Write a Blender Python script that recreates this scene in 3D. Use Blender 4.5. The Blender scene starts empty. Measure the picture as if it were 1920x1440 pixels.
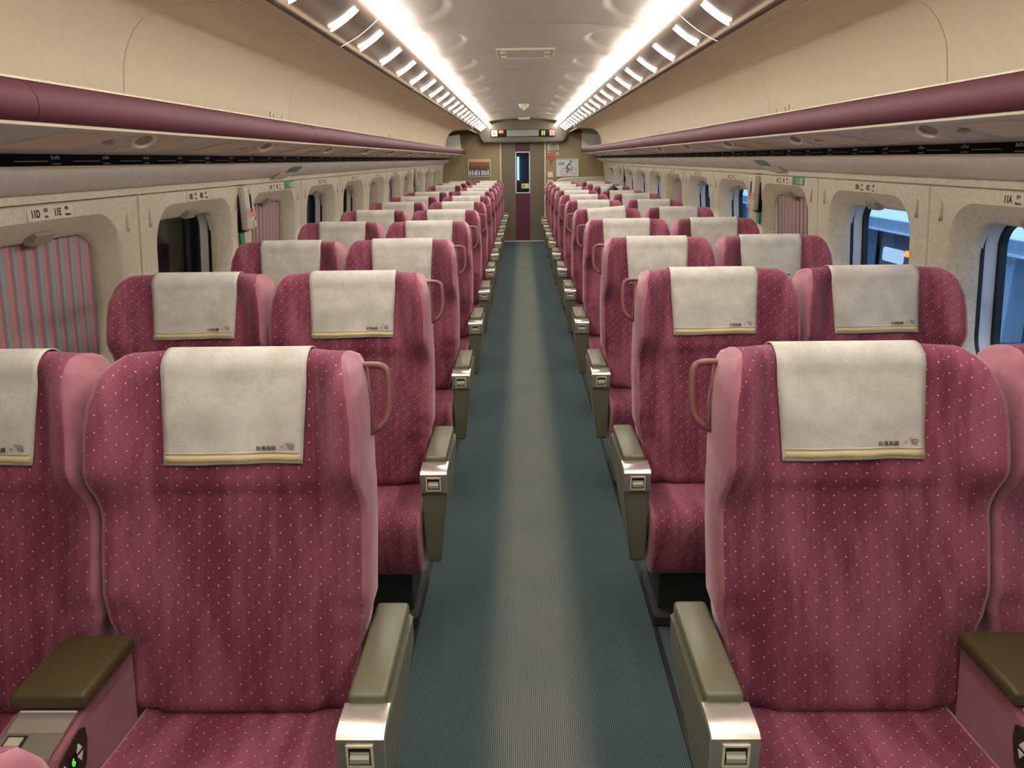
import bpy, bmesh, math, random
from mathutils import Vector, Matrix
random.seed(7)
sc = bpy.context.scene
COL = sc.collection

# ------------------------------------------------------------------ camera
def make_camera():
    yaw, pitch, roll = .0153, .2847, .0131
    cy, sy = math.cos(yaw), math.sin(yaw)
    f = Vector((-sy*math.cos(pitch), cy*math.cos(pitch), -math.sin(pitch)))
    r0 = Vector((cy, sy, 0)); d0 = f.cross(r0)
    r = r0*math.cos(roll) + d0*math.sin(roll)
    d = -r0*math.sin(roll) + d0*math.cos(roll)
    cam = bpy.data.cameras.new('camera'); o = bpy.data.objects.new('camera', cam); COL.objects.link(o)
    m = Matrix((( r.x, -d.x, -f.x, -.0356), (r.y, -d.y, -f.y, 0), (r.z, -d.z, -f.z, 1.56), (0, 0, 0, 1)))
    o.matrix_world = m
    cam.sensor_fit = 'HORIZONTAL'; cam.sensor_width = 36; cam.lens = 1442/1920*36
    cam.clip_start = .02; cam.clip_end = 200
    sc.camera = o
make_camera()

# ------------------------------------------------------------------ world, exposure
w = bpy.data.worlds.new('world'); sc.world = w; w.use_nodes = True
bg = w.node_tree.nodes['Background']
bg.inputs['Color'].default_value = (.34, .57, .95, 1); bg.inputs['Strength'].default_value = 1.6
sc.view_settings.view_transform = 'Standard'
sc.view_settings.look = 'None'
sc.view_settings.exposure = 0.5
sc.view_settings.gamma = 1.0
sc.view_settings.use_curve_mapping = False
sc.cycles.diffuse_bounces = 8; sc.cycles.max_bounces = 14; sc.cycles.transparent_max_bounces = 12
STRIP_POWER = 29.0      # fluorescent strips along both sides of the ceiling
SPOT_POWER = 10.0       # round downlights in the lamp housings

# ------------------------------------------------------------------ helpers
def lin(c):
    return tuple(((v/255)/12.92 if v/255 <= .04045 else ((v/255+.055)/1.055)**2.4) for v in c)
MATS = {}
def principled(name, rgb, rough=.6, metal=0, spec=.5, sheen=0, emis=0, coat=0):
    m = bpy.data.materials.new(name); m.use_nodes = True
    b = m.node_tree.nodes['Principled BSDF']
    b.inputs['Base Color'].default_value = (*lin(rgb), 1)
    b.inputs['Roughness'].default_value = rough
    b.inputs['Metallic'].default_value = metal
    b.inputs['Specular IOR Level'].default_value = spec
    if sheen:
        b.inputs['Sheen Weight'].default_value = sheen
        b.inputs['Sheen Roughness'].default_value = .45
    if coat:
        b.inputs['Coat Weight'].default_value = coat
    if emis:
        b.inputs['Emission Color'].default_value = (*lin(rgb), 1)
        b.inputs['Emission Strength'].default_value = emis
    MATS[name] = m
    return m
def emission(name, rgb_lin, strength):
    m = bpy.data.materials.new(name); m.use_nodes = True
    nt = m.node_tree; nt.nodes.clear()
    e = nt.nodes.new('ShaderNodeEmission'); out = nt.nodes.new('ShaderNodeOutputMaterial')
    e.inputs['Color'].default_value = (*rgb_lin, 1); e.inputs['Strength'].default_value = strength
    nt.links.new(e.outputs[0], out.inputs[0]); MATS[name] = m
    return m
def sstep(v): v = max(0, min(1, v)); return v*v*(3-2*v)
class NT:
    """small node-writing helper"""
    def __init__(self, m): self.nt = m.node_tree; self.N = self.nt.nodes; self.L = self.nt.links
    def new(self, t, **kw):
        n = self.N.new(t)
        for k, v in kw.items(): setattr(n, k, v)
        return n
    def set(self, sock, v):
        if hasattr(v, 'is_output') or isinstance(v, bpy.types.NodeSocket): self.L.new(v, sock)
        else: sock.default_value = v
    def math(self, op, a, b=0, c=0):
        n = self.new('ShaderNodeMath', operation=op)
        self.set(n.inputs[0], a); self.set(n.inputs[1], b); self.set(n.inputs[2], c)
        return n.outputs[0]
    def mix(self, f, a, b):
        n = self.new('ShaderNodeMix', data_type='RGBA')
        self.set(n.inputs[0], f); self.set(n.inputs[6], a); self.set(n.inputs[7], b)
        return n.outputs[2]
    def step(self, v, lo, hi, a=0., b=1.):
        n = self.new('ShaderNodeMapRange', interpolation_type='SMOOTHSTEP')
        self.set(n.inputs[0], v); n.inputs[1].default_value = lo; n.inputs[2].default_value = hi
        n.inputs[3].default_value = a; n.inputs[4].default_value = b
        return n.outputs[0]
    def noise(self, vec, scale, detail=3, rough=.55, dim='3D', wv=None):
        n = self.new('ShaderNodeTexNoise', noise_dimensions=dim)
        self.L.new(vec, n.inputs['Vector']); n.inputs['Scale'].default_value = scale
        n.inputs['Detail'].default_value = detail; n.inputs['Roughness'].default_value = rough
        if wv is not None: self.L.new(wv, n.inputs['W'])
        return n.outputs[0]
C4 = lambda c: (*lin(c), 1)

def mesh_obj(name, verts, faces, mats, parent=None, midx=None, smooth=False, uvs=None):
    me = bpy.data.meshes.new(name)
    me.from_pydata([tuple(v) for v in verts], [], [tuple(f) for f in faces])
    if not isinstance(mats, (list, tuple)): mats = [mats]
    for m in mats: me.materials.append(m)
    if midx: me.polygons.foreach_set('material_index', midx)
    if smooth: me.polygons.foreach_set('use_smooth', [True]*len(me.polygons))
    if uvs:
        ul = me.uv_layers.new(name='UVMap')
        for p in me.polygons:
            for li in p.loop_indices: ul.data[li].uv = uvs[me.loops[li].vertex_index]
    me.update()
    o = bpy.data.objects.new(name, me); COL.objects.link(o)
    if parent: o.parent = parent
    return o
def bm_obj(name, bm, mats, parent=None, smooth=False, angle=None):
    me = bpy.data.meshes.new(name)
    bmesh.ops.recalc_face_normals(bm, faces=bm.faces)
    if smooth:
        for f in bm.faces: f.smooth = True
    if angle is not None:
        for e in bm.edges:
            if len(e.link_faces) == 2 and e.calc_face_angle(0) > angle: e.smooth = False
    bm.to_mesh(me); bm.free()
    if not isinstance(mats, (list, tuple)): mats = [mats]
    for m in mats: me.materials.append(m)
    o = bpy.data.objects.new(name, me); COL.objects.link(o)
    if parent: o.parent = parent
    return o
def empty(name, loc=(0, 0, 0), label=None, cat=None, group=None, kind=None):
    o = bpy.data.objects.new(name, None); COL.objects.link(o); o.location = loc
    o.empty_display_size = .1
    return tag(o, label, cat, group, kind)
def tag(o, label=None, cat=None, group=None, kind=None):
    if label: o['label'] = label
    if cat: o['category'] = cat
    if group: o['group'] = group
    if kind: o['kind'] = kind
    return o
def structure(o): o['kind'] = 'structure'; return o

def bm_box(bm, x0, x1, y0, y1, z0, z1, bevel=0, seg=2, mi=0):
    r = bmesh.ops.create_cube(bm, size=1, matrix=Matrix.Translation(((x0+x1)/2, (y0+y1)/2, (z0+z1)/2)) @ Matrix.Diagonal((x1-x0, y1-y0, z1-z0, 1)))
    fs = {f for v in r['verts'] for f in v.link_faces}
    for f in fs: f.material_index = mi
    if bevel:
        es = {e for f in fs for e in f.edges}
        bmesh.ops.bevel(bm, geom=list(es), offset=bevel, segments=seg, affect='EDGES', profile=.5, material=-1)
def box(name, x0, x1, y0, y1, z0, z1, mat, parent=None, bevel=0, seg=2, smooth=None):
    bm = bmesh.new(); bm_box(bm, min(x0, x1), max(x0, x1), y0, y1, z0, z1, bevel, seg)
    return bm_obj(name, bm, mat, parent, smooth=bool(bevel) if smooth is None else smooth, angle=math.radians(50))
def bm_tube(bm, pts, r, n=10, closed=False):
    pts = [Vector(p) for p in pts]; rings = []
    N = len(pts); prev = None
    for i, p in enumerate(pts):
        a = pts[(i-1) % N] if (closed or i > 0) else p
        b = pts[(i+1) % N] if (closed or i < N-1) else p
        t = (b-a).normalized()
        if prev is None:
            u = t.orthogonal().normalized()
        else:
            u = (prev - t*prev.dot(t)).normalized()
        prev = u; v = t.cross(u)
        rr = r[i] if isinstance(r, (list, tuple)) else r
        rings.append([bm.verts.new(p + (u*math.cos(2*math.pi*k/n) + v*math.sin(2*math.pi*k/n))*rr) for k in range(n)])
    M = N if closed else N-1
    for i in range(M):
        A, B = rings[i], rings[(i+1) % N]
        for k in range(n): bm.faces.new((A[k], A[(k+1) % n], B[(k+1) % n], B[k]))
    if not closed:
        bm.faces.new(rings[0][::-1]); bm.faces.new(rings[-1])
def smooth_path(pts, n=8):
    """Catmull-Rom through pts"""
    P = [Vector(p) for p in pts]; out = []
    for i in range(len(P)-1):
        p0 = P[max(i-1, 0)]; p1 = P[i]; p2 = P[i+1]; p3 = P[min(i+2, len(P)-1)]
        for k in range(n):
            t = k/n
            out.append(.5*((2*p1) + (p2-p0)*t + (2*p0-5*p1+4*p2-p3)*t*t + (-p0+3*p1-3*p2+p3)*t**3))
    out.append(P[-1]); return out
def sheet(name, prof, y0, y1, mat, parent=None, smooth=True, ny=1, flip=False, s=1):
    """profile [(x,z)] swept along Y as one sheet"""
    V, F = [], []
    n = len(prof)
    for j in range(ny+1):
        y = y0+(y1-y0)*j/ny
        V += [(s*x, y, z) for x, z in prof]
    for j in range(ny):
        for i in range(n-1):
            F.append((j*n+i, j*n+i+1, (j+1)*n+i+1, (j+1)*n+i))
    return mesh_obj(name, V, F, mat, parent, smooth=smooth)
def prism(name, prof, y0, y1, mat, parent=None, s=1, bevel=0):
    """closed (x,z) outline swept along Y as a solid"""
    bm = bmesh.new()
    a = [bm.verts.new((s*x, y0, z)) for x, z in prof]; b = [bm.verts.new((s*x, y1, z)) for x, z in prof]
    n = len(prof)
    bm.faces.new(a); bm.faces.new(b[::-1])
    for i in range(n): bm.faces.new((a[i], b[i], b[(i+1) % n], a[(i+1) % n]))
    return bm_obj(name, bm, mat, parent, smooth=True, angle=math.radians(35))
def copy_tree(o, parent=None):
    c = o.copy(); COL.objects.link(c)
    if parent: c.parent = parent
    for ch in KIDS.get(o.name, []):
        copy_tree(ch, c)
    return c
KIDS = {}
def index_kids():
    KIDS.clear()
    for o in bpy.data.objects:
        if o.parent: KIDS.setdefault(o.parent.name, []).append(o)
def text_mesh(name, body, size, mat, right, up, origin, parent=None, align='CENTER', bold=0., ext=.0004, sx=1.):
    cu = bpy.data.curves.new('t', 'FONT'); cu.body = body; cu.size = size; cu.align_x = align; cu.align_y = 'CENTER'
    cu.offset = bold; cu.extrude = ext; cu.resolution_u = 3
    to = bpy.data.objects.new('t', cu); COL.objects.link(to)
    dg = bpy.context.evaluated_depsgraph_get(); dg.update()
    me = bpy.data.meshes.new_from_object(to.evaluated_get(dg))
    bpy.data.objects.remove(to); bpy.data.curves.remove(cu)
    R = Vector(right).normalized(); U = Vector(up).normalized(); Nn = R.cross(U)
    R_ = R*sx
    M = Matrix(((R_.x, U.x, Nn.x, origin[0]), (R_.y, U.y, Nn.y, origin[1]), (R_.z, U.z, Nn.z, origin[2]), (0, 0, 0, 1)))
    me.transform(M); me.materials.clear(); me.materials.append(mat); me.name = name
    o = bpy.data.objects.new(name, me); COL.objects.link(o)
    if parent: o.parent = parent
    return o

# ------------------------------------------------------------------ materials
def speckled(name, rgb, amp=.12, scale=60, rough=.6, spec=.4):
    m = principled(name, rgb, rough, spec=spec); h = NT(m)
    tc = h.new('ShaderNodeTexCoord')
    n = h.noise(tc.outputs['Object'], scale, 4, .65); n2 = h.noise(tc.outputs['Object'], 1.3, 2)
    v = h.math('ADD', h.math('MULTIPLY', n, .65), h.math('MULTIPLY', n2, .35))
    f = h.step(v, .35, .65)
    a = C4(tuple(c*(1-amp) for c in rgb)); b = C4(tuple(min(255, c*(1+amp*.6)) for c in rgb))
    h.L.new(h.mix(f, a, b), m.node_tree.nodes['Principled BSDF'].inputs['Base Color'])
    return m
cream = speckled('cream_wall_panel', (216, 206, 182), .06, 70, .55)
cove_m = speckled('cream_cove_panel', (238, 224, 196), .012, 30, .5)
grey_panel = speckled('warm_grey_panel', (222, 214, 204), .04, 50, .5)
under_m = speckled('underside_grey', (216, 214, 212), .03, 40, .5)
plate_m = speckled('beige_insert', (238, 220, 198), .03, 30, .6)
ceil_m = principled('ceiling_satin', (196, 184, 170), .42, spec=.5)
lip_m = principled('plum_lip', (88, 38, 49), .62, spec=.3)
trim_m = principled('pale_trim', (214, 204, 178), .35)
house_m = principled('bronze_housing', (158, 142, 128), .2, metal=.6)
black = principled('black_gloss', (8, 8, 8), .55, spec=.2)
darkgap = principled('dark_gap', (60, 45, 36), .8)
seam_brown = principled('seam_brown', (150, 92, 78), .7)
rubber = principled('black_rubber', (18, 18, 17), .5)
alu = principled('window_aluminium', (214, 216, 220), .35, metal=.2)
steel = principled('brushed_steel', (206, 196, 182), .26, metal=.78)
olive = principled('olive_plastic', (106, 105, 86), .42, spec=.45)
olive_pad = principled('olive_vinyl', (100, 95, 72), .4, spec=.5)
dark_pad = principled('dark_olive_vinyl', (74, 62, 34), .42, spec=.45)
btn = principled('button_grey', (170, 164, 142), .4)
handle_m = principled('mauve_handle', (118, 70, 66), .42)
white_m = principled('white_plastic', (214, 208, 190), .45)
ink = principled('ink_dark', (44, 42, 46), .7)
ink_pink = principled('ink_pink', (214, 130, 130), .7)
gold = principled('gold_band', (200, 180, 128), .8)
gold_pale = principled('pale_gold_band', (204, 190, 152), .8)
green_m = principled('green_sign', (30, 140, 88), .5)
red_m = principled('red_print', (206, 84, 78), .6)
wall_end = speckled('olive_end_wall', (148, 130, 96), .04, 30, .55)
door_m = principled('door_taupe', (112, 100, 82), .42, metal=.15)
header_m = principled('header_taupe', (92, 83, 69), .45)
door_purple = principled('door_purple', (88, 34, 52), .45)
seat_back_m = principled('seat_back_shell', (120, 110, 92), .5)
dark_base = principled('dark_pedestal', (38, 38, 36), .6)
teal_sticker = principled('teal_sticker', (86, 146, 128), .5)
strip_m = emission('strip_light', (1, .955, .89), STRIP_POWER)
spot_m = emission('spot_light', (1, .96, .90), SPOT_POWER)
uplight_m = emission('strip_uplight', (1, .955, .89), STRIP_POWER*.10)
seam_m = emission('seam_light', (1, .92, .82), 3.0)  # glow stands for lamp light leaking at the housing joints

def fabric():
    m = principled('patterned_maroon_velvet', (110, 44, 60), .8, spec=.2, sheen=.3); h = NT(m)
    b = m.node_tree.nodes['Principled BSDF']
    uv = h.new('ShaderNodeUVMap', uv_map='UVMap'); sx = h.new('ShaderNodeSeparateXYZ'); h.L.new(uv.outputs[0], sx.inputs[0])
    u, v = sx.outputs[0], sx.outputs[1]
    oi = h.new('ShaderNodeObjectInfo')
    # brushed nap: long soft patches
    mp = h.new('ShaderNodeMapping'); mp.inputs['Scale'].default_value = (9, 2.2, 1); h.L.new(uv.outputs[0], mp.inputs[0])
    rw = h.math('MULTIPLY', oi.outputs['Random'], 40)
    n1 = h.noise(mp.outputs[0], 1.0, 4, .6, '4D', rw)
    mp2 = h.new('ShaderNodeMapping'); mp2.inputs['Scale'].default_value = (30, 4, 1); h.L.new(uv.outputs[0], mp2.inputs[0])
    n2 = h.noise(mp2.outputs[0], 1.0, 3, .6, '4D', rw)
    nap = h.step(h.math('ADD', h.math('MULTIPLY', n1, .7), h.math('MULTIPLY', n2, .3)), .38, .64)
    base = h.mix(nap, C4((106, 42, 62)), C4((156, 86, 102)))
    # herringbone ribs
    col = h.math('FLOOR', h.math('DIVIDE', u, .021)); par = h.math('MODULO', h.math('ABSOLUTE', col), 2)
    sg = h.math('MULTIPLY_ADD', par, 2, -1)
    ph = h.math('FRACT', h.math('DIVIDE', h.math('ADD', h.math('MULTIPLY', u, sg), v), .0062))
    rib = h.step(h.math('ABSOLUTE', h.math('SUBTRACT', ph, .5)), .18, .36)
    base = h.mix(h.math('MULTIPLY', rib, .42), base, C4((76, 32, 46)))
    # woven dots, strong and faint
    def dots(ou, ov, cu, cv, r0, r1):
        fu = h.math('MULTIPLY', h.math('SUBTRACT', h.math('FRACT', h.math('DIVIDE', h.math('ADD', u, ou), cu)), .5), cu)
        fv = h.math('MULTIPLY', h.math('SUBTRACT', h.math('FRACT', h.math('DIVIDE', h.math('ADD', v, ov), cv)), .5), cv)
        d = h.math('SQRT', h.math('ADD', h.math('MULTIPLY', fu, fu), h.math('MULTIPLY', fv, fv)))
        return h.step(d, r0, r1, 1., 0.)
    cu, cv = .042, .0345
    d1 = dots(1.0, 1.0, cu, cv, .0010, .0021)
    d2 = dots(1.0+cu*.5, 1.0+cv*.45, cu, cv, .0010, .0021)
    d3 = dots(1.0+cu*.27, 1.0+cv*.22, cu, cv, .0007, .0016)
    d4 = dots(1.0+cu*.77, 1.0+cv*.68, cu, cv, .0007, .0016)
    strong = h.math('MAXIMUM', d1, d2); faint = h.math('MULTIPLY', h.math('MAXIMUM', d3, d4), .5)
    base = h.mix(h.math('MULTIPLY', h.math('MAXIMUM', strong, faint), .85), base, C4((232, 172, 160)))
    h.L.new(base, b.inputs['Base Color'])
    bump = h.new('ShaderNodeBump'); bump.inputs['Strength'].default_value = .25; bump.inputs['Distance'].default_value = .002
    h.L.new(rib, bump.inputs['Height']); h.L.new(bump.outputs[0], b.inputs['Normal'])
    b.inputs['Sheen Tint'].default_value = (.9, .45, .55, 1)
    return m
velvet = fabric()
def plain_velvet(name, c0, c1):
    m = principled(name, c0, .8, spec=.2, sheen=.5); h = NT(m); b = m.node_tree.nodes['Principled BSDF']
    tc = h.new('ShaderNodeTexCoord'); n = h.noise(tc.outputs['Object'], 9, 4, .6)
    h.L.new(h.mix(h.step(n, .35, .65), C4(c0), C4(c1)), b.inputs['Base Color'])
    b.inputs['Sheen Tint'].default_value = (.9, .68, .72, 1)
    return m
side_velvet = plain_velvet('plain_rose_velvet', (142, 86, 97), (160, 102, 111))  # plain side fabric; the paler rose has velvet sheen put into it
console_velvet = plain_velvet('plain_plum_velvet', (128, 72, 84), (142, 84, 94))
def linen():
    m = principled('grey_linen', (196, 186, 170), .9, spec=.1); h = NT(m); b = m.node_tree.nodes['Principled BSDF']
    tc = h.new('ShaderNodeTexCoord'); oi = h.new('ShaderNodeObjectInfo')
    n = h.noise(tc.outputs['Object'], 14, 5, .65, '4D', h.math('MULTIPLY', oi.outputs['Random'], 30))
    f = h.noise(tc.outputs['Object'], 220, 2)
    v = h.step(h.math('ADD', h.math('MULTIPLY', n, .8), h.math('MULTIPLY', f, .2)), .35, .66)
    h.L.new(h.mix(v, C4((180, 173, 161)), C4((201, 194, 183))), b.inputs['Base Color'])
    bp = h.new('ShaderNodeBump'); bp.inputs['Strength'].default_value = .5; bp.inputs['Distance'].default_value = .006
    h.L.new(n, bp.inputs['Height']); h.L.new(bp.outputs[0], b.inputs['Normal'])
    return m
linen_m = linen()
def carpet():
    m = principled('ribbed_aisle_carpet', (70, 84, 82), .95, spec=.1); h = NT(m); b = m.node_tree.nodes['Principled BSDF']
    tc = h.new('ShaderNodeTexCoord'); sx = h.new('ShaderNodeSeparateXYZ'); h.L.new(tc.outputs['Object'], sx.inputs[0])
    x = sx.outputs[0]
    n = h.noise(tc.outputs['Object'], 3.0, 3)
    mp = h.new('ShaderNodeMapping'); mp.inputs['Scale'].default_value = (18, .7, 1); h.L.new(tc.outputs['Object'], mp.inputs[0])
    ns = h.noise(mp.outputs[0], 1., 3)
    ax = h.math('ABSOLUTE', h.math('ADD', x, h.math('MULTIPLY', h.math('SUBTRACT', ns, .5), .05)))
    worn = h.step(ax, .06, .20, 1., 0.)
    base = h.mix(worn, C4((78, 94, 96)), C4((118, 121, 110)))
    base = h.mix(h.step(n, .3, .7, 0., .35), base, C4((92, 104, 102)))
    ph = h.math('FRACT', h.math('DIVIDE', h.math('ADD', x, 3), .0058))
    rib = h.step(h.math('ABSOLUTE', h.math('SUBTRACT', ph, .5)), .15, .35)
    base = h.mix(h.math('MULTIPLY', rib, .62), base, C4((34, 38, 39)))
    h.L.new(base, b.inputs['Base Color'])
    bp = h.new('ShaderNodeBump'); bp.inputs['Strength'].default_value = .4; bp.inputs['Distance'].default_value = .002
    bp.invert = True
    h.L.new(rib, bp.inputs['Height']); h.L.new(bp.outputs[0], b.inputs['Normal'])
    return m
carpet_m = carpet()
def stripes(name, seq, period, axis=1):
    """fabric stripes along object Y: seq = [(end fraction, rgb)]"""
    m = principled(name, seq[0][1], .85, spec=.15); h = NT(m); b = m.node_tree.nodes['Principled BSDF']
    tc = h.new('ShaderNodeTexCoord'); sx = h.new('ShaderNodeSeparateXYZ'); h.L.new(tc.outputs['Object'], sx.inputs[0])
    ph = h.math('FRACT', h.math('DIVIDE', h.math('ADD', sx.outputs[axis], 5), period))
    base = C4(seq[-1][1])
    for e, c in reversed(seq[:-1]):
        base = h.mix(h.step(ph, e-.02, e+.02, 1., 0.), base, C4(c))
    n = h.noise(tc.outputs['Object'], 300, 1)
    base = h.mix(h.step(n, .35, .65, 0., .16), base, C4((120, 100, 100)))
    h.L.new(base, b.inputs['Base Color'])
    return m
shade_bright = stripes('pink_teal_striped_cloth', [(.34, (190, 138, 138)), (.6, (154, 116, 124)), (.66, (150, 134, 138)), (.9, (138, 166, 168)), (1, (182, 136, 138))], .064)
shade_dull = stripes('mauve_striped_cloth', [(.68, (176, 150, 150)), (.86, (124, 84, 94)), (1, (168, 142, 142))], .066)  # same striped cloth, coloured duller for weaker light and distance
def glass():
    m = bpy.data.materials.new('window_glass'); m.use_nodes = True; h = NT(m); h.N.clear()
    t = h.new('ShaderNodeBsdfTransparent'); t.inputs[0].default_value = (.86, .92, .94, 1)
    g = h.new('ShaderNodeBsdfGlossy'); g.inputs['Roughness'].default_value = .02
    fr = h.new('ShaderNodeFresnel'); fr.inputs[0].default_value = 1.5
    mx = h.new('ShaderNodeMixShader'); out = h.new('ShaderNodeOutputMaterial')
    h.L.new(h.math('MULTIPLY', fr.outputs[0], .7), mx.inputs[0]); h.L.new(t.outputs[0], mx.inputs[1]); h.L.new(g.outputs[0], mx.inputs[2])
    h.L.new(mx.outputs[0], out.inputs[0]); return m
glass_m = glass()

# ------------------------------------------------------------------ shell: floor, ceiling, coves, walls
YN, YF = -1.4, 15.3
structure(box('floor', -1.62, 1.62, YN, YF+.6, -.06, 0, carpet_m, smooth=False))

for nme, sg in (('trim_10', -1), ('trim_11', 1)):
    structure(box(nme, sg*.405, sg*.420, YN, YF, .0, .006, rubber, smooth=False))

def ceiling():
    x0, nx, L = .672, 104, 1.16
    V, F = [], []
    ny = int((YF-YN)/.0232)
    ys = [YN+(YF-YN)*j/ny for j in range(ny+1)]
    xs = [-x0+2*x0*i/nx for i in range(nx+1)]
    for y in ys:
        q = (y-(4.64-4*L)) % L            # ribs every 1.16 m
        g = min(q, L-q)
        rib = -.007*math.exp(-(g/.014)**2)
        sag = .010*math.sin(math.pi*q/L)
        for x in xs:
            a = abs(x)/x0
            z = 2.280 - .052*a**3 + sag*(1-a*a)
            # ear-shaped reflector scoop beside the lamp strip, between two ribs
            e = ((x0-abs(x))/.31)**2 + ((q-.56)/.50)**2
            if e < 1: z += .020*sstep((1-e)*3.5)
            else: z += rib*(1 if abs(x) < .5 else .5)
            V.append((x, y, z))
    n = nx+1
    for j in range(len(ys)-1):
        for i in range(nx): F.append((j*n+i, j*n+i+1, (j+1)*n+i+1, (j+1)*n+i))
    return structure(mesh_obj('ceiling', V, F, ceil_m, smooth=True))
ceiling()

COVE = smooth_path([(1.258, 0, 1.70), (1.250, 0, 1.77), (1.236, 0, 1.86), (1.216, 0, 1.91), (1.188, 0, 1.952), (1.150, 0, 1.984), (1.10, 0, 2.004), (1.03, 0, 2.014), (.93, 0, 2.020), (.80, 0, 2.027)], 4)
COVE = [(p.x, p.z) for p in COVE]
def cove(side, s):
    V, F = [], []
    n = len(COVE)
    edges = [2.50+1.74*k for k in range(-2, 7)]
    edges[0] = max(edges[0], YN); edges[-1] = 12.94
    for a, b in zip(edges, edges[1:]):
        base = len(V)
        st = [(a+.0022, .003), (a+.004, .0007), (a+.010, 0), (b-.010, 0), (b-.004, .0007), (b-.0022, .003)]
        for y, off in st:
            for i, (x, z) in enumerate(COVE):
                # push the end edges outward along the local normal for a soft panel joint
                p0 = COVE[max(i-1, 0)]; p1 = COVE[min(i+1, n-1)]
                tx, tz = p1[0]-p0[0], p1[1]-p0[1]; L = math.hypot(tx, tz)
                nx_, nz_ = tz/L, -tx/L
                V.append((s*(x+nx_*off), y, z+nz_*off))
        for j in range(len(st)-1):
            for i in range(n-1): F.append((base+j*n+i, base+j*n+i+1, base+(j+1)*n+i+1, base+(j+1)*n+i))
    structure(mesh_obj('wall_%s_upper' % side, V, F, cove_m, smooth=True))
    # dark backing behind the panel joints
    structure(sheet('wall_%s_upper_backing' % side, [(x+.015, z+.008) for x, z in COVE], YN, 12.94, darkgap, s=s))
    for y in (3.92, 7.40):
        bm = bmesh.new()
        for yy, z0, z1, w_ in ((y, 1.70, 1.795, .0022), (y+.055, 1.760, 1.785, .0015), (y+.19, 1.765, 1.785, .0015)):
            x0 = 1.258-.008*(z0-1.70)/.07; x1 = 1.258-.0085*(z1-1.70)/.07
            vs = [bm.verts.new((s*(x-o), yv, z)) for o in (-.003, .0012) for x, yv, z in ((x0, yy-w_, z0), (x0, yy+w_, z0), (x1, yy+w_, z1), (x1, yy-w_, z1))]
            for q in ((0, 1, 2, 3), (4, 5, 6, 7), (0, 1, 5, 4), (1, 2, 6, 5), (2, 3, 7, 6), (3, 0, 4, 7)): bm.faces.new([vs[i] for i in q])
        structure(bm_obj('wall_%s_upper_seam' % side, bm, seam_brown))
    # recessed bay at the far end of the rack: olive side wall and roof
    structure(sheet('wall_%s_end_bay' % side, [(1.275, 1.70), (1.50, 1.70), (1.50, 2.075), (.80, 2.075)], 12.94, YF, wall_end, smooth=False, s=s))
    structure(mesh_obj('wall_%s_end_bay_edge' % side, [(s*x, 12.945, z) for x, z in [(1.262, 1.70), (1.50, 1.70), (1.50, 2.075), (.8, 2.075)]] + [(s*x, 12.945, z) for x, z in COVE[::-1]], [list(range(4+len(COVE)))], cove_m))
for side, s in (('left', -1), ('right', 1)): cove(side, s)
# roof and outer skin so that no daylight leaks in
structure(sheet('roof', [(1.64, 1.42), (1.66, 2.0), (1.35, 2.45), (.7, 2.62), (-.7, 2.62), (-1.35, 2.45), (-1.66, 2.0), (-1.64, 1.42)], YN, YF+.6, darkgap, smooth=False))
structure(box('wall_back', -1.66, 1.66, YN-.05, YN, 0, 2.62, wall_end, smooth=False))
for side, s in (('left', -1), ('right', 1)):
    a, b = (s*1.51, s*1.66)
    # grey duct face under the air slot and the cream band above the window panels
    structure(sheet('trim_%d' % (1 if s < 0 else 2), [(1.400, 1.556), (1.402, 1.548), (1.45, 1.512), (1.49, 1.485), (1.512, 1.474), (1.53, 1.472)], YN, YF, grey_panel, s=s))
    structure(sheet('trim_%d' % (3 if s < 0 else 4), [(1.522, 1.476), (1.525, 1.447), (1.545, 1.444), (1.60, 1.444)], YN, YF, cream, s=s, smooth=False))

def lean(z):   # side walls lean in towards the top
    return 1.53 + .085*max(0, min(1, (1.445-z)/.62))*.62
def rrect(hw, z0, z1, r, nc=9, ns=7):
    """points of a rounded rectangle (a, z), counts fixed so that rings bridge one to one"""
    pts = []
    cs = [((hw-r), z1-r, 0), (-(hw-r), z1-r, 90), (-(hw-r), z0+r, 180), ((hw-r), z0+r, 270)]
    corners = []
    for ca, cz, a0 in cs:
        corners.append([(ca+r*math.cos(math.radians(a0+90*k/(nc-1))), cz+r*math.sin(math.radians(a0+90*k/(nc-1)))) for k in range(nc)])
    for i in range(4):
        pts += corners[i]
        p, q = corners[i][-1], corners[(i+1) % 4][0]
        pts += [(p[0]+(q[0]-p[0])*k/ns, p[1]+(q[1]-p[1])*k/ns) for k in range(1, ns)]
    return pts
def ringmesh(name, rings, mats, parent=None, midx=None, smooth=True, fill=False):
    V, F, I = [], [], []
    n = len(rings[0])
    for r in rings: V += r
    for j in range(len(rings)-1):
        for k in range(n):
            F.append((j*n+k, j*n+(k+1) % n, (j+1)*n+(k+1) % n, (j+1)*n+k)); I.append(midx[j] if midx else 0)
    if fill: F.append(tuple((len(rings)-1)*n+k for k in range(n))); I.append(midx[-1] if midx else 0)
    return mesh_obj(name, V, F, mats, parent, midx=I, smooth=smooth)
def grooved(o, deg=28):
    bm = bmesh.new(); bm.from_mesh(o.data)
    for e in bm.edges:
        if len(e.link_faces) == 2 and e.calc_face_angle(0) > math.radians(deg): e.smooth = False
    bm.to_mesh(o.data); bm.free(); return o

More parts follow.
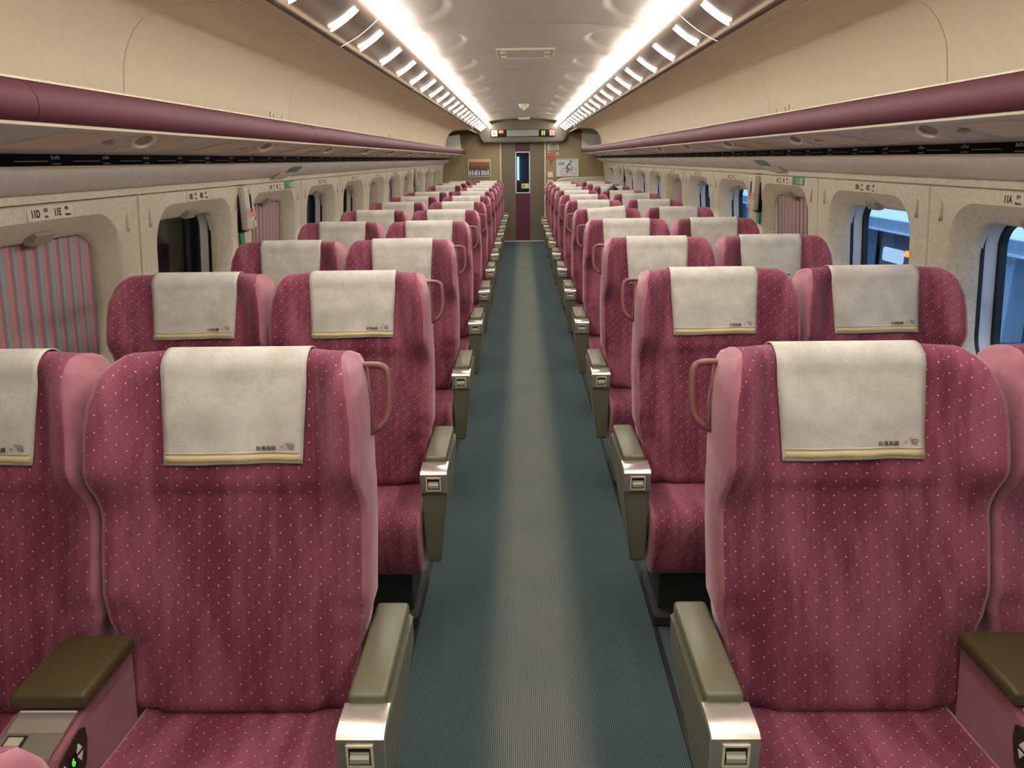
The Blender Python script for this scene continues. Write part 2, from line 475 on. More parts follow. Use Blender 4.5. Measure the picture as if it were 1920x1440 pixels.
R0 = rrect(.5775, .0, 1.4435, .003)
R0b = rrect(.5725, .004, 1.4395, .004)
R1a = rrect(.438, .70, 1.392, .165)
R1 = rrect(.428, .71, 1.384, .155)
R2 = rrect(.398, .765, 1.330, .130)
R2b = rrect(.390, .772, 1.322, .124)
R3 = rrect(.388, .775, 1.318, .122)
RF0 = rrect(.392, .770, 1.345, .122); RF1 = rrect(.370, .790, 1.330, .105); RG = rrect(.354, .806, 1.317, .09)
WIN = [2.48+1.16*j for j in range(-3, 11)]
SHADES = {'left': {11: 'bright', 9: 'dull', 6: 'dull', 4: 'dull'}, 'right': {9: 'dull', 6: 'dull'}}
ORD = ['first', 'second', 'third', 'fourth', 'fifth', 'sixth', 'seventh', 'eighth', 'ninth', 'tenth', 'eleventh', 'twelfth', 'thirteenth']
def side_wall(side, s):
    V, F = [], []
    def P(yc, ring, d): return [(s*(lean(z)+d), yc+a, z) for a, z in ring]
    for yc in WIN:
        rings = [P(yc, R0, .012), P(yc, R0b, .0), P(yc, R1a, .0), P(yc, R1, .008), P(yc, R2, .062), P(yc, R2b, .072), P(yc, R3, .105)]
        n = len(R0); b = len(V)
        for r in rings: V += r
        for j in range(len(rings)-1):
            for k in range(n): F.append((b+j*n+k, b+j*n+(k+1) % n, b+(j+1)*n+(k+1) % n, b+(j+1)*n+k))
    # plain panel at the far end
    b = len(V); y0, y1 = WIN[-1]+.583, YF
    for z in (0, .8, 1.2, 1.4435): V += [(s*lean(z), y0, z), (s*lean(z), y1, z)]
    for j in range(3): F.append((b+2*j, b+2*j+1, b+2*j+3, b+2*j+2))
    o = structure(mesh_obj('wall_%s' % side, V, F, cream, smooth=True)); grooved(o, 40)
    for i, yc in enumerate(WIN):
        row = 11-(i-3)
        win = empty('window_%d' % (i+1 if s < 0 else i+1+len(WIN)), (s*1.60, yc, .9), kind='structure')
        # local coordinates about the window empty
        def Q(ring, d): return [(s*(lean(z)+d)-s*1.60, a, z-.9) for a, z in ring]
        grooved(ringmesh('frame', [Q(RF0, .10), Q(RF0, .104), Q(RF1, .15), Q(RF1, .165)], alu, win, smooth=True))
        grooved(ringmesh('gasket', [Q(rrect(.394, .768, 1.344, .124), .096), Q(rrect(.385, .776, 1.337, .118), .099), Q(rrect(.385, .776, 1.337, .118), .112)], rubber, win))
        grooved(ringmesh('pane_seal', [Q(RF1, .148), Q(RG, .150), Q(RG, .175)], rubber, win))
        V2 = Q(rrect(.356, .804, 1.319, .09), .172)
        if s > 0: V2 = V2[::-1]
        mesh_obj('glass', V2, [list(range(len(V2)))], glass_m, win)
        # pull tab of the shade under the lintel
        bm = bmesh.new()
        pr = [(.040, 1.352), (.072, 1.336), (.078, 1.318), (.055, 1.314), (.030, 1.345)]
        A = [bm.verts.new((s*(lean(1.33)+x)-s*1.60-s*.012, -.05, z-.9)) for x, z in pr]
        B = [bm.verts.new((s*(lean(1.33)+x)-s*1.60-s*.012, .05, z-.9)) for x, z in pr]
        bm.faces.new(A); bm.faces.new(B[::-1])
        for k in range(5): bm.faces.new((A[k], B[k], B[(k+1) % 5], A[(k+1) % 5]))
        bm_obj('shade_tab', bm, tab_m, win)
        for sy in (-1, 1):
            bm = bmesh.new(); yy = sy*.487
            X = s*lean(1.35)-s*1.60
            bm_box(bm, X-.004, X+.003, yy-.008, yy+.008, 1.315-.9, 1.385-.9, .002, 1)
            bm_box(bm, X-(.012 if s < 0 else .004)*1+ (0.006 if s < 0 else 0), X+(.012 if s > 0 else .006)-(.004 if s > 0 else 0), yy-.005, yy+.005, 1.315-.9, 1.327-.9, .001, 1)
            bm_obj('coat_hook', bm, hook_m, win, smooth=True, angle=.6)
        if row in SHADES[side]:
            kind = SHADES[side][row]
            mat = shade_bright if kind == 'bright' else shade_dull
            hw = .374
            Vs, Fs = [], []
            for j in range(41):
                a = -hw+2*hw*j/40
                wv = .0025*math.sin(j*math.pi/1.0*.5)
                for z in (.78, 1.05, 1.335): Vs.append((s*(lean(z)+.088+wv), yc+a, z))
            for j in range(40):
                for k in range(2): Fs.append((j*3+k, j*3+k+1, j*3+4+k, j*3+3+k))
            so = mesh_obj('window_shade', Vs, Fs, mat, smooth=True)
            md = so.modifiers.new('thick', 'SOLIDIFY'); md.thickness = .003
            lab = {('left', 11): 'pink and teal striped window shade pulled down under the 11D 11E label',
                   ('left', 9): 'mauve striped window shade pulled down beside the hammer case, left wall',
                   ('left', 6): 'mauve striped window shade pulled down under the 6D 6E label',
                   ('left', 4): 'mauve striped window shade pulled down under the 4D 4E label',
                   ('right', 9): 'mauve striped window shade pulled down beside the hammer case, right wall',
                   ('right', 6): 'mauve striped window shade pulled down under the 6A 6C label'}[(side, row)]
            tag(so, lab, 'window shade', 'window shades')
            bar = box('bottom_bar', s*(lean(.80)+.082), s*(lean(.80)+.098), yc-hw, yc+hw, .772, .79, grey_panel, so)
        if 1 <= row <= 12:
            X = s*(lean(1.415)-.0012)
            nm = (('%dD' % row, '%dE' % row), ('走道', 'Aisle'), ('窗戶', 'Window')) if s < 0 else (('%dA' % row, '%dC' % row), ('窗戶', 'Window'), ('走道', 'Aisle'))
            lb = empty('seat_number_label', (X, yc, 1.414), 'seat number label reading %s %s above a window on the %s wall' % (nm[0][0], nm[0][1], side), 'label', 'seat number labels')
            bm = bmesh.new(); bm_box(bm, -.001, .0008, -.122, .122, -.020, .020)
            bm_obj('plate', bm, trim_m if False else plate_lab, lb)
            right = (0, 1, 0) if s < 0 else (0, -1, 0); t = .0016 if s < 0 else -.0016
            e = 1 if s < 0 else -1
            bits = [(nm[0][0], .032, -.082, 0, 'number', .0013), (nm[0][1], .032, .035, 0, 'number', .0013),
                    (nm[1][0], .0135, -.028, .009, 'caption', .0003), (nm[1][1], .0115, -.028, -.010, 'caption', .0003),
                    (nm[2][0], .0135, .090, .009, 'caption', .0003), (nm[2][1], .0115, .092, -.010, 'caption', .0003)]
            for body, sz, a, dz, nme, bold in bits:
                text_mesh(nme, body, sz, ink, right, (0, 0, 1), (t, e*a, dz), lb, bold=bold, ext=.0002, sx=.82)
hook_m = principled('hook_beige', (184, 170, 142), .5); tab_m = principled('tab_grey', (160, 148, 132), .5)
plate_lab = principled('label_plate', (216, 206, 180), .5)
for side, s in (('left', -1), ('right', 1)): side_wall(side, s)

# ------------------------------------------------------------------ luggage racks
def rack(side, s):
    root = empty('luggage_rack', (s*1.2, 1.0, 1.65), 'long plum-lipped luggage rack running along the %s wall' % side, 'luggage rack', 'luggage racks')
    loc = lambda x, y, z: (s*x-s*1.2, y-1.0, z-1.65)
    edges = [YN]+[1.75+2.32*k for k in range(-1, 6)]+[15.0]
    LIP = [(1.096, 1.648), (1.082, 1.660), (1.075, 1.680), (1.077, 1.702), (1.088, 1.722), (1.104, 1.735), (1.118, 1.738), (1.128, 1.735), (1.130, 1.70), (1.125, 1.655), (1.11, 1.648)]
    for a, b in zip(edges, edges[1:]):
        o = prism('lip', [(x-1.2, z-1.65) for x, z in LIP], a+.0015-1, b-.0015-1, lip_m, root, s=s)
    prism('lip_trim', [(x-1.2, z-1.65) for x, z in [(1.106, 1.7375), (1.112, 1.7435), (1.126, 1.744), (1.134, 1.739), (1.134, 1.728), (1.12, 1.735)]], YN-1, 15.0-1, trim_m, root, s=s)
    prism('lip_underside_trim', [(x-1.2, z-1.65) for x, z in [(1.092, 1.650), (1.094, 1.643), (1.108, 1.640), (1.116, 1.648)]], YN-1, 15.0-1, trim_m, root, s=s)
    prism('shelf', [(x-1.2, z-1.65) for x, z in [(1.125, 1.70), (1.30, 1.70), (1.50, 1.70), (1.50, 1.69), (1.125, 1.69)]], YN-1, 15.0-1, grey_panel, root, s=s)
    # underside with one scooped lamp recess per seat row
    lamps = [2.43+1.16*k for k in range(-2, 11)]
    prof0 = [(1.105, 1.645), (1.40, 1.590)]
    nx, ny = 15, 640
    V, F = [], []
    for j in range(ny+1):
        y = YN+(15.0-YN)*j/ny
        q = min((y-l for l in lamps), key=abs)
        g = min(abs((y-1.75) % 2.32), abs(2.32-(y-1.75) % 2.32))
        for i in range(nx+1):
            t = i/nx
            x = 1.105+.295*t; z = 1.645-.055*t + .006*math.sin(math.pi*t)
            wq = .075+.05*t
            if abs(q) < wq: z += .024*(1-t)**.6*(1-(q/wq)**2)**.7*min(1, t*7)
            if g < .012: z += .006
            V.append(loc(x, y, z))
    n = nx+1
    for j in range(ny):
        for i in range(nx): F.append((j*n+i, j*n+i+1, (j+1)*n+i+1, (j+1)*n+i))
    mesh_obj('underside', V, F, under_m, root, smooth=True)
    for l in lamps:
        # reading lamp ring and lens, tilted with the recess
        bm = bmesh.new()
        c = Vector(loc(1.18, l, 1.630)); tl = Matrix.Rotation(s*.50, 3, 'Y') @ Matrix.Rotation(-.30, 3, 'X')
        bm_tube(bm, [c+tl @ Vector((.034*math.cos(2*math.pi*k/24), .034*math.sin(2*math.pi*k/24), 0)) for k in range(24)], .008, 8, True)
        ring = bm_obj('reading_lamp', bm, ring_m, root, smooth=True)
        bm = bmesh.new()
        bmesh.ops.create_circle(bm, cap_ends=True, segments=24, radius=.030, matrix=Matrix.Translation(c+tl @ Vector((0, 0, .002))) @ tl.to_4x4())
        bm_obj('lens', bm, dark_lens, ring)
        bm = bmesh.new(); c2 = Vector(loc(1.285, l, 1.622))
        bmesh.ops.create_uvsphere(bm, u_segments=12, v_segments=8, radius=.016, matrix=Matrix.Translation(c2) @ Matrix.Diagonal((1.3, 1, .6, 1)))
        bm_obj('lamp_switch', bm, trim_m, root, smooth=True)
        for dy in (-.29, .29):
            bm = bmesh.new()
            pts = [(1.165, -.15), (1.345, -.17), (1.345, .17), (1.165, .15)]
            pts = [(x, l+dy+yy) for x, yy in pts]
            zz = lambda x: 1.645-.055*(x-1.105)/.295 + .006*math.sin(math.pi*(x-1.105)/.295)
            A = [bm.verts.new(loc(x, y, zz(x)-.0015)) for x, y in pts]; B = [bm.verts.new(loc(x, y, zz(x)+.004)) for x, y in pts]
            bm.faces.new(A); bm.faces.new(B[::-1])
            for k in range(4): bm.faces.new((A[k], B[k], B[(k+1) % 4], A[(k+1) % 4]))
            bm_obj('underside_insert', bm, plate_m, root)
    prism('slot_lip', [(x-1.2, z-1.65) for x, z in [(1.397, 1.557), (1.397, 1.550), (1.404, 1.549), (1.406, 1.556)]], YN-1, 15.0-1, trim_m, root, s=s)
    # black air slot with its thin bars and printed marks
    mesh_obj('air_slot', [loc(1.402, YN, 1.594), loc(1.455, YN, 1.590), loc(1.455, YN, 1.545), loc(1.402, YN, 1.552), loc(1.402, 15., 1.594), loc(1.455, 15., 1.590), loc(1.455, 15., 1.545), loc(1.402, 15., 1.552)],
             [(0, 1, 5, 4), (1, 2, 6, 5), (2, 3, 7, 6)], black, root)
    bm = bmesh.new(); y = YN+.1; k = 0
    while y < 14.9:
        x0 = 1.425
        bm_box(bm, *sorted((loc(x0, 0, 0)[0], loc(x0+.003, 0, 0)[0])), y-1, y+.155-1, 1.5690-1.65, 1.5715-1.65)
        for t in range(5):
            yy = y+.175+.009*t if True else 0
            hh = random.choice((.006, .009, .011))
            bm_box(bm, *sorted((loc(x0, 0, 0)[0], loc(x0+.002, 0, 0)[0])), yy-1, yy+.0055-1, 1.576-1.65, 1.576+hh-1.65)
            bm_box(bm, *sorted((loc(x0, 0, 0)[0], loc(x0+.002, 0, 0)[0])), yy-1, yy+.006-1, 1.561-1.65, 1.565-1.65)
        y += .29; k += 1
    bm_obj('slot_bars', bm, slot_ink, root)
dark_lens = principled('lamp_lens', (170, 158, 132), .2); ring_m = principled('lamp_ring', (246, 240, 222), .35)
slot_ink = principled('slot_marks', (190, 188, 180), .5)
for side, s in (('left', -1), ('right', 1)): rack(side, s)

# ------------------------------------------------------------------ lamp housings and strips
HP = smooth_path([(.655, 0, 2.160), (.70, 0, 2.124), (.75, 0, 2.089), (.80, 0, 2.062), (.825, 0, 2.050), (.842, 0, 2.046), (.852, 0, 2.052)], 5)
HP = [(p.x, p.z) for p in HP]
def hp_at(x):
    for (x0, z0), (x1, z1) in zip(HP, HP[1:]):
        if x0 <= x <= x1:
            t = (x-x0)/(x1-x0); return z0+(z1-z0)*t, math.atan2(z1-z0, x1-x0)
    return HP[-1][1], 0
def lamps(side, s):
    joints = [3.69+2.32*k for k in range(-2, 6)]; joints[-1] = 15.29
    for k, (a, b) in enumerate(zip(joints, joints[1:])):
        nth = k-1
        where = 'behind the viewer' if k == 0 else '%s from the viewer' % ORD[nth]
        root = empty('ceiling_lamp_housing', (s*.75, (a+b)/2, 2.09), 'bronze strip-light housing with four round lamps, %s side, %s' % (side, where), 'ceiling light', 'ceiling light housings')
        m = (a+b)/2
        L = lambda pts: [(x-.75, z-2.09) for x, z in pts]
        body = HP + [(.852, 2.10), (.70, 2.175), (.656, 2.19), (.654, 2.166)]
        prism('housing', L(body), a+.006-m, b-.006-m, house_m, root, s=s)
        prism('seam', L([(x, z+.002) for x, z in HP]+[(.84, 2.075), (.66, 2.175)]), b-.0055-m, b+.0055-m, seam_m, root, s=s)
        for j in range(4):
            y = a+.215+.58*j
            if y > b-.05: continue
            z, ang = hp_at(.735)
            c = Vector((s*(.735-.75), y-m, z-2.09))
            rot = Matrix.Rotation(-s*ang, 4, 'Y')
            bm = bmesh.new()
            V = []
            bmesh.ops.create_cone(bm, cap_ends=True, segments=32, radius1=.070, radius2=.066, depth=.004, matrix=Matrix.Translation(c+rot.to_3x3() @ Vector((0, 0, -.0035))) @ rot @ Matrix.Diagonal((1, .40, 1, 1)))
            bm_obj('round_lamp', bm, spot_m, root)
        prism('diffuser', L([(.652, 2.160), (.645, 2.152), (.630, 2.154), (.604, 2.168), (.598, 2.176), (.620, 2.180), (.648, 2.178)]), a+.001-m, b-.001-m, strip_m, root, s=s)
        prism('upper_lens', L([(.599, 2.177), (.604, 2.190), (.625, 2.194), (.648, 2.186), (.648, 2.179), (.620, 2.181)]), a+.001-m, b-.001-m, uplight_m, root, s=s)
        prism('diffuser_bracket', L([(.6365, 2.1515), (.6335, 2.1525), (.6335, 2.158), (.6365, 2.158)]), a+.001-m, b-.001-m, trim_m, root, s=s)
    structure(sheet('trim_%d' % (5 if s < 0 else 6), [(.66, 2.24), (.70, 2.22), (.86, 2.13), (.87, 2.02)], YN, YF, cove_m, smooth=False, s=s))
for side, s in (('left', -1), ('right', 1)): lamps(side, s)

# ceiling hatch, smoke detector, small vent
t = empty('ceiling_hatch', (0, 5.9, 2.27), 'rectangular access hatch with pale frame in the middle of the ceiling', 'ceiling hatch')
bm = bmesh.new()
for x0, x1, y0, y1 in ((-.205, .205, -.24, -.222), (-.205, .205, .222, .24), (-.205, -.19, -.24, .24), (.19, .205, -.24, .24)): bm_box(bm, x0, x1, y0, y1, .000, .03)
bm_obj('frame', bm, trim_m, t)
box('panel', -.19, .19, -.222, .222, .003, .02, ceil_m, t, smooth=False)
bm = bmesh.new()
for x in (-.155, .155):
    for y in (-.10, .12): bm_box(bm, x-.022, x+.022, y-.02, y+.02, -.003, .02, .004, 1)
bm_obj('latch', bm, trim_m, t, smooth=True)
t = empty('smoke_detector', (.004, 11.33, 2.262), 'small round detector on the ceiling far down the aisle', 'smoke detector')
bm = bmesh.new(); bmesh.ops.create_cone(bm, cap_ends=True, segments=24, radius1=.05, radius2=.075, depth=.05, matrix=Matrix.Translation((0, 0, 0))); bm_obj('body', bm, trim_m, t, smooth=True, angle=.6)
bm = bmesh.new(); bmesh.ops.create_uvsphere(bm, u_segments=12, v_segments=8, radius=.03, matrix=Matrix.Translation((0, 0, -.03))); bm_obj('sensor', bm, white_m, t, smooth=True)
t = empty('ceiling_vent', (.02, 14.75, 2.262), 'small pale vent on the ceiling just before the end wall', 'vent')
box('frame', -.105, .105, -.12, .12, -.012, .02, trim_m, t, bevel=.006)
bm = bmesh.new()
for k in range(5): bm_box(bm, -.085, .085, -.09+.04*k, -.075+.04*k, -.016, -.010)
bm_obj('slat', bm, grey_panel, t)

# ------------------------------------------------------------------ end wall with door
def end_wall():
    # wall with the door opening
    V = [(-1.66, YF, 0), (-.425, YF, 0), (-.425, YF, 1.87), (.41, YF, 1.87), (.41, YF, 0), (1.66, YF, 0), (1.66, YF, 2.62), (-1.66, YF, 2.62)]
    bm = bmesh.new(); vs = [bm.verts.new(v) for v in V]
    for q in ((0, 1, 2, 7), (2, 3, 6, 7), (3, 4, 5, 6)): bm.faces.new([vs[i] for i in q])
    structure(bm_obj('wall_far', bm, wall_end))
    d = empty('door_1', (0, YF+.06, 0), kind='structure')
    box('door_leaf', -.44, -.150, -.02, .02, .012, 1.90, door_m, d, smooth=False)
    box('door_leaf', .128, .43, -.02, .02, .012, 1.90, door_m, d, smooth=False)
    box('door_panel', -.150, .128, -.018, .02, .012, .920, door_purple, d, smooth=False)
    box('door_panel', -.150, .128, -.018, .02, 1.69, 1.90, door_purple, d, smooth=False)
    bm = bmesh.new()
    for x0, x1, z0, z1 in ((-.152, -.134, .92, 1.69), (.112, .13, .92, 1.69), (-.152, .13, .918, .938), (-.152, .13, 1.672, 1.692)): bm_box(bm, x0, x1, -.03, .02, z0, z1)
    bm_obj('window_frame', bm, alu, d)
    box('pane', -.135, .113, -.012, -.006, .935, 1.675, glass_m, d, smooth=False)
    # dim vestibule behind the door pane
    structure(box('wall_vestibule', -.6, .6, YF+.55, YF+.58, 0, 2.2, vest, smooth=False))
    for x0, x1, nme in ((-.442, -.420, 'trim_7'), (.404, .426, 'trim_8')):
        structure(box(nme, x0, x1, YF-.015, YF+.05, 0, 1.872, trim_m, smooth=False))
    structure(box('trim_9', -.44, .43, YF-.02, YF+.08, 0, .012, alu, smooth=False))
    t = empty('door_light_strip', (-.10, YF+.50, 1.2), 'bright blue lit strip seen through the door window', 'light')
    box('tube', -.02, .02, 0, .02, -.05, .40, vest_light, t, smooth=False)
    t = empty('door_sticker', (.035, YF+.035, 1.056), 'small yellow and white sticker low on the door window', 'sticker')
    box('backing', -.07, .07, .0, .003, -.045, .045, trim_m, t, smooth=False)
    box('picture', -.062, .0, -.002, .003, -.036, .036, principled('sticker_yellow', (226, 176, 50), .5), t, smooth=False)
    bm = bmesh.new(); bmesh.ops.create_cone(bm, cap_ends=True, segments=16, radius1=.018, radius2=.018, depth=.002, matrix=Matrix.Translation((-.03, -.003, 0)) @ Matrix.Rotation(math.pi/2, 4, 'X'))
    bm_obj('symbol', bm, red_m, t)
    # header over the door
    hx = [(-.74, 1.855), (.735, 1.855), (.80, 1.90), (.815, 1.99), (.815, 2.13), (.62, 2.20), (.35, 2.238), (0, 2.25), (-.35, 2.238), (-.62, 2.20), (-.815, 2.13), (-.815, 1.99), (-.80, 1.90)]
    bm = bmesh.new(); y0, y1 = YF-.17, YF
    A = [bm.verts.new((x, y0, z)) for x, z in hx]; B = [bm.verts.new((x, y1, z)) for x, z in hx]; n = len(hx)
    bm.faces.new(A); bm.faces.new(B[::-1])
    for i in range(n): bm.faces.new((A[i], B[i], B[(i+1) % n], A[(i+1) % n]))
    bmesh.ops.bevel(bm, geom=[e for e in bm.edges if all(abs(v.co.y-y0) < 1e-5 for v in e.verts)], offset=.02, segments=3, affect='EDGES')
    structure(bm_obj('wall_far_header', bm, header_m, smooth=True, angle=.6))
    Y = YF-.17
    t = empty('information_sign', (0, Y, 2.02), 'black information sign with car number 6 and lit symbols above the door', 'sign')
    box('casing', -.605, .60, -.025, .0, -.062, .065, black, t, bevel=.004)
    box('number_tile', -.589, -.48, -.029, -.02, -.052, .056, white_m, t, smooth=False)
    text_mesh('numeral', '6', .10, ink, (1, 0, 0), (0, 0, 1), (-.535, -.0295, .002), t)
    box('vacancy_light', -.453, -.368, -.029, -.02, .002, .056, sign_orange, t, smooth=False)
    text_mesh('vacancy_text', '使用', .035, white_m, (1, 0, 0), (0, 0, 1), (-.41, -.0295, .029), t)
    box('display', -.304, .292, -.029, -.02, -.056, .058, principled('dead_display', (124, 122, 116), .3), t, smooth=False)
    box('toilet_light', .33, .425, -.028, -.02, -.048, .05, black, t, smooth=False)
    for dx in (-.019, .019):
        bm = bmesh.new()
        bmesh.ops.create_uvsphere(bm, u_segments=10, v_segments=8, radius=.011, matrix=Matrix.Translation((.378+dx, -.03, .032)) @ Matrix.Diagonal((1, .3, 1, 1)))
        bm_box(bm, .378+dx-.012, .378+dx+.012, -.032, -.027, -.012, .02, .004, 1); bm_box(bm, .378+dx-.009, .378+dx+.009, -.032, -.027, -.042, -.01, .002, 1)
        bm_obj('figure_symbol', bm, sign_green, t)
    box('smoking_tile', .495, .591, -.029, -.02, -.05, .05, principled('pink_tile', (196, 140, 138), .5), t, smooth=False)
    bm = bmesh.new(); bm_tube(bm, [(.543+.032*math.cos(k*math.pi/12), -.031, .032*math.sin(k*math.pi/12)) for k in range(24)], .004, 6, True)
    bm_tube(bm, [(.520, -.031, .022), (.566, -.031, -.022)], .004, 6); bm_obj('ban_symbol', bm, red_m, t)
    # framed posters
    for (x0, x1, z0, z1, mat, lab) in ((-1.056, -.627, 1.231, 1.559, poster_l, 'framed brown photo poster of people on the far wall, left of the door'),
                                       (.630, 1.061, 1.221, 1.549, poster_r, 'framed white poster of a cyclist drawing on the far wall, right of the door')):
        cx, cz = (x0+x1)/2, (z0+z1)/2; hw, hh = (x1-x0)/2, (z1-z0)/2
        t = empty('framed_poster', (cx, YF, cz), lab, 'poster', 'framed posters on the far wall')
        bm = bmesh.new()
        for a, b, c, d2 in ((-hw, hw, hh-.014, hh), (-hw, hw, -hh, -hh+.014), (-hw, -hw+.014, -hh, hh), (hw-.014, hw, -hh, hh)): bm_box(bm, a, b, -.022, -.001, c, d2)
        bm_obj('frame', bm, trim_m, t)
        box('picture', -hw+.012, hw-.012, -.014, -.002, -hh+.012, hh-.012, mat, t, smooth=False)
        if mat is poster_r:
            bm = bmesh.new(); yy = -.016
            for cxx, czz, r in ((-.055, -.075, .062), (.105, -.06, .062)):
                bm_tube(bm, [(cxx+r*math.cos(k*math.pi/12), yy, czz+r*math.sin(k*math.pi/12)) for k in range(24)], .004, 5, True)
            for p in ([(-.055, yy, -.075), (.03, yy, -.01), (.105, yy, -.06)], [(.03, yy, -.01), (.0, yy, -.075), (-.055, yy, -.075)], [(-.03, yy, .01), (.0, yy, -.07)], [(.105, yy, -.06), (.07, yy, .02)]): bm_tube(bm, p, .005, 5)
            bm_obj('bicycle_print', bm, principled('print_mauve', (150, 104, 118), .6), t)
            bm = bmesh.new()
            for p in ([(-.02, yy, .015), (.04, yy, .085), (.075, yy, .025)], [(-.02, yy, .015), (.02, yy, -.03), (-.01, yy, -.085)]): bm_tube(bm, p, [.012, .014, .007], 6)
            bmesh.ops.create_uvsphere(bm, u_segments=10, v_segments=8, radius=.018, matrix=Matrix.Translation((.062, yy, .112)) @ Matrix.Diagonal((1, .25, 1, 1)))
            bm_obj('rider_print', bm, principled('print_slate', (92, 92, 112), .6), t)
            bm = bmesh.new(); bm_box(bm, -.175, -.055, -.016, -.014, .045, .105); bm_obj('title_print', bm, principled('print_blue', (128, 160, 176), .6), t)
        else:
            bm = bmesh.new(); rnd = random.Random(3)
            for k in range(9):
                xx = -.17+.042*k+rnd.uniform(-.01, .01); hh2 = rnd.uniform(.05, .085)
                bm_box(bm, xx-.014, xx+.014, -.016, -.013, -.13, -.13+hh2, .004, 1)
                bmesh.ops.create_uvsphere(bm, u_segments=8, v_segments=6, radius=.014, matrix=Matrix.Translation((xx, -.015, -.13+hh2+.012)) @ Matrix.Diagonal((1, .2, 1, 1)))
            bm_obj('figures_print', bm, principled('print_white', (206, 204, 204), .6), t)
            bm = bmesh.new()
            bm_box(bm, -.195, .195, -.0155, -.0135, .115, .148); bm_obj('title_print', bm, principled('print_cream', (196, 168, 128), .6), t)
    # notices and switches right of the door
    def notice(name, lab, cat, x0, x1, z0, z1, mat, marks=None, mk=None):
        t = empty(name, ((x0+x1)/2, YF, (z0+z1)/2), lab, cat)
        hw, hh = (x1-x0)/2, (z1-z0)/2
        box('plate', -hw, hw, -.008, 0, -hh, hh, mat, t, bevel=.002, smooth=False)
        if marks:
            bm = bmesh.new()
            for a, b, c, d2 in marks: bm_box(bm, a, b, -.0095, -.006, c, d2)
            bm_obj('print', bm, mk, t)
    notice('wall_notice', 'white notice with lines of print, topmost right of the door', 'notice', .464, .68, 1.723, 1.831, white_m, [(-.09, .09, .02, .032), (-.07, .07, -.005, .006), (-.085, .085, -.034, -.022), (-.03, .03, .038, .046)], ink)
    notice('pictogram_plate', 'small white pictogram plate under the notice right of the door', 'notice', .464, .508, 1.62, 1.71, white_m, [(-.012, .012, .01, .034), (-.014, .014, -.034, -.004)], ink)
    notice('text_plate', 'small printed plate beside the red heart-shaped hanger', 'notice', .63, .68, 1.625, 1.665, white_m, [(-.018, .018, .004, .010), (-.018, .018, -.010, -.004)], ink)
    notice('thermostat', 'yellowish square switch plate right of the door', 'switch', .468, .567, 1.211, 1.314, principled('yellowed_plate', (222, 204, 150), .5), [(-.02, .02, -.02, .02)], trim_m)
    notice('power_socket', 'white socket plate right of the door, low beside the seats', 'socket', .465, .567, 1.085, 1.165, white_m, [(-.022, -.006, -.015, .015), (.006, .022, -.015, .015)], ink)
    t = empty('red_hanger', (.53, YF, 1.58), 'red heart-shaped decoration with tassel hanging right of the door', 'decoration')
    bm = bmesh.new()
    pts = [(16*math.sin(a)**3, 13*math.cos(a)-5*math.cos(2*a)-2*math.cos(3*a)-math.cos(4*a)) for a in [2*math.pi*k/32 for k in range(32)]]
    A = [bm.verts.new((x*.0046, -.018, z*.0042)) for x, z in pts]; B = [bm.verts.new((x*.0046, -.001, z*.0042)) for x, z in pts]
    bm.faces.new(A); bm.faces.new(B[::-1])
    for i in range(32): bm.faces.new((A[i], B[i], B[(i+1) % 32], A[(i+1) % 32]))
    bm_obj('heart', bm, principled('red_felt', (206, 66, 58), .7), t)
    bm = bmesh.new(); bm_tube(bm, [(0, -.01, -.065), (0, -.01, -.105)], [.006, .010], 8); bm_obj('tassel', bm, principled('tassel_red', (120, 40, 40), .8), t)
    # low luggage screen behind the last right-hand row
    pts = [(.60, .55), (.60, 1.10), (.64, 1.155), (.72, 1.19), (.85, 1.203), (1.50, 1.212), (1.50, .55)]
    bm = bmesh.new()
    A = [bm.verts.new((x-1.05, 0, z-.55)) for x, z in pts]; B = [bm.verts.new((x-1.05, .03, z-.55)) for x, z in pts]; n = len(pts)
    bm.faces.new(A); bm.faces.new(B[::-1])
    for i in range(n): bm.faces.new((A[i], B[i], B[(i+1) % n], A[(i+1) % n]))
    t = empty('luggage_screen', (1.05, 14.95, 0), 'low pale screen with rounded corner behind the last right-hand seats', 'screen')
    o = bm_obj('panel', bm, speckled('screen_grey', (178, 168, 146), .03, 30), t); o.location = (0, 0, .55)
    bm = bmesh.new(); bm_tube(bm, [(x-1.05, .015, z) for x, z in pts[1:6]], .012, 8); bm_obj('top_rail', bm, trim_m, t, smooth=True)
    bm = bmesh.new()
    for x in (.66, 1.44): bm_box(bm, x-1.05-.02, x-1.05+.02, .0, .03, 0, .56)
    bm_obj('post', bm, trim_m, t)
    # rack end panels
    t = empty('rack_end_panel', (1.29, 14.985, 1.74), 'pale blue-grey panel closing the far end of the right luggage rack', 'panel')
    pts = [(-.20, 0), (.21, 0), (.21, .27), (.17, .33), (.08, .365), (-.20, .375)]
    bm = bmesh.new(); A = [bm.verts.new((x, 0, z)) for x, z in pts]; B = [bm.verts.new((x, .02, z)) for x, z in pts]; n = len(pts)
    bm.faces.new(A); bm.faces.new(B[::-1])
    for i in range(n): bm.faces.new((A[i], B[i], B[(i+1) % n], A[(i+1) % n]))
    bm_obj('board', bm, principled('pale_blue_grey', (206, 212, 206), .5), t)
    t = empty('leaning_board', (-1.285, 14.8, 1.712), 'white board standing tilted on the far end of the left luggage rack', 'board')
    bm = bmesh.new(); pts = [(.148, .03), (.12, .29), (-.165, .25), (-.12, .07)]
    A = [bm.verts.new((x, 0, z)) for x, z in pts]; B = [bm.verts.new((x, .015, z)) for x, z in pts]
    bm.faces.new(A); bm.faces.new(B[::-1])
    for i in range(4): bm.faces.new((A[i], B[i], B[(i+1) % 4], A[(i+1) % 4]))
    bm_obj('board', bm, principled('board_white', (252, 250, 244), .5), t)
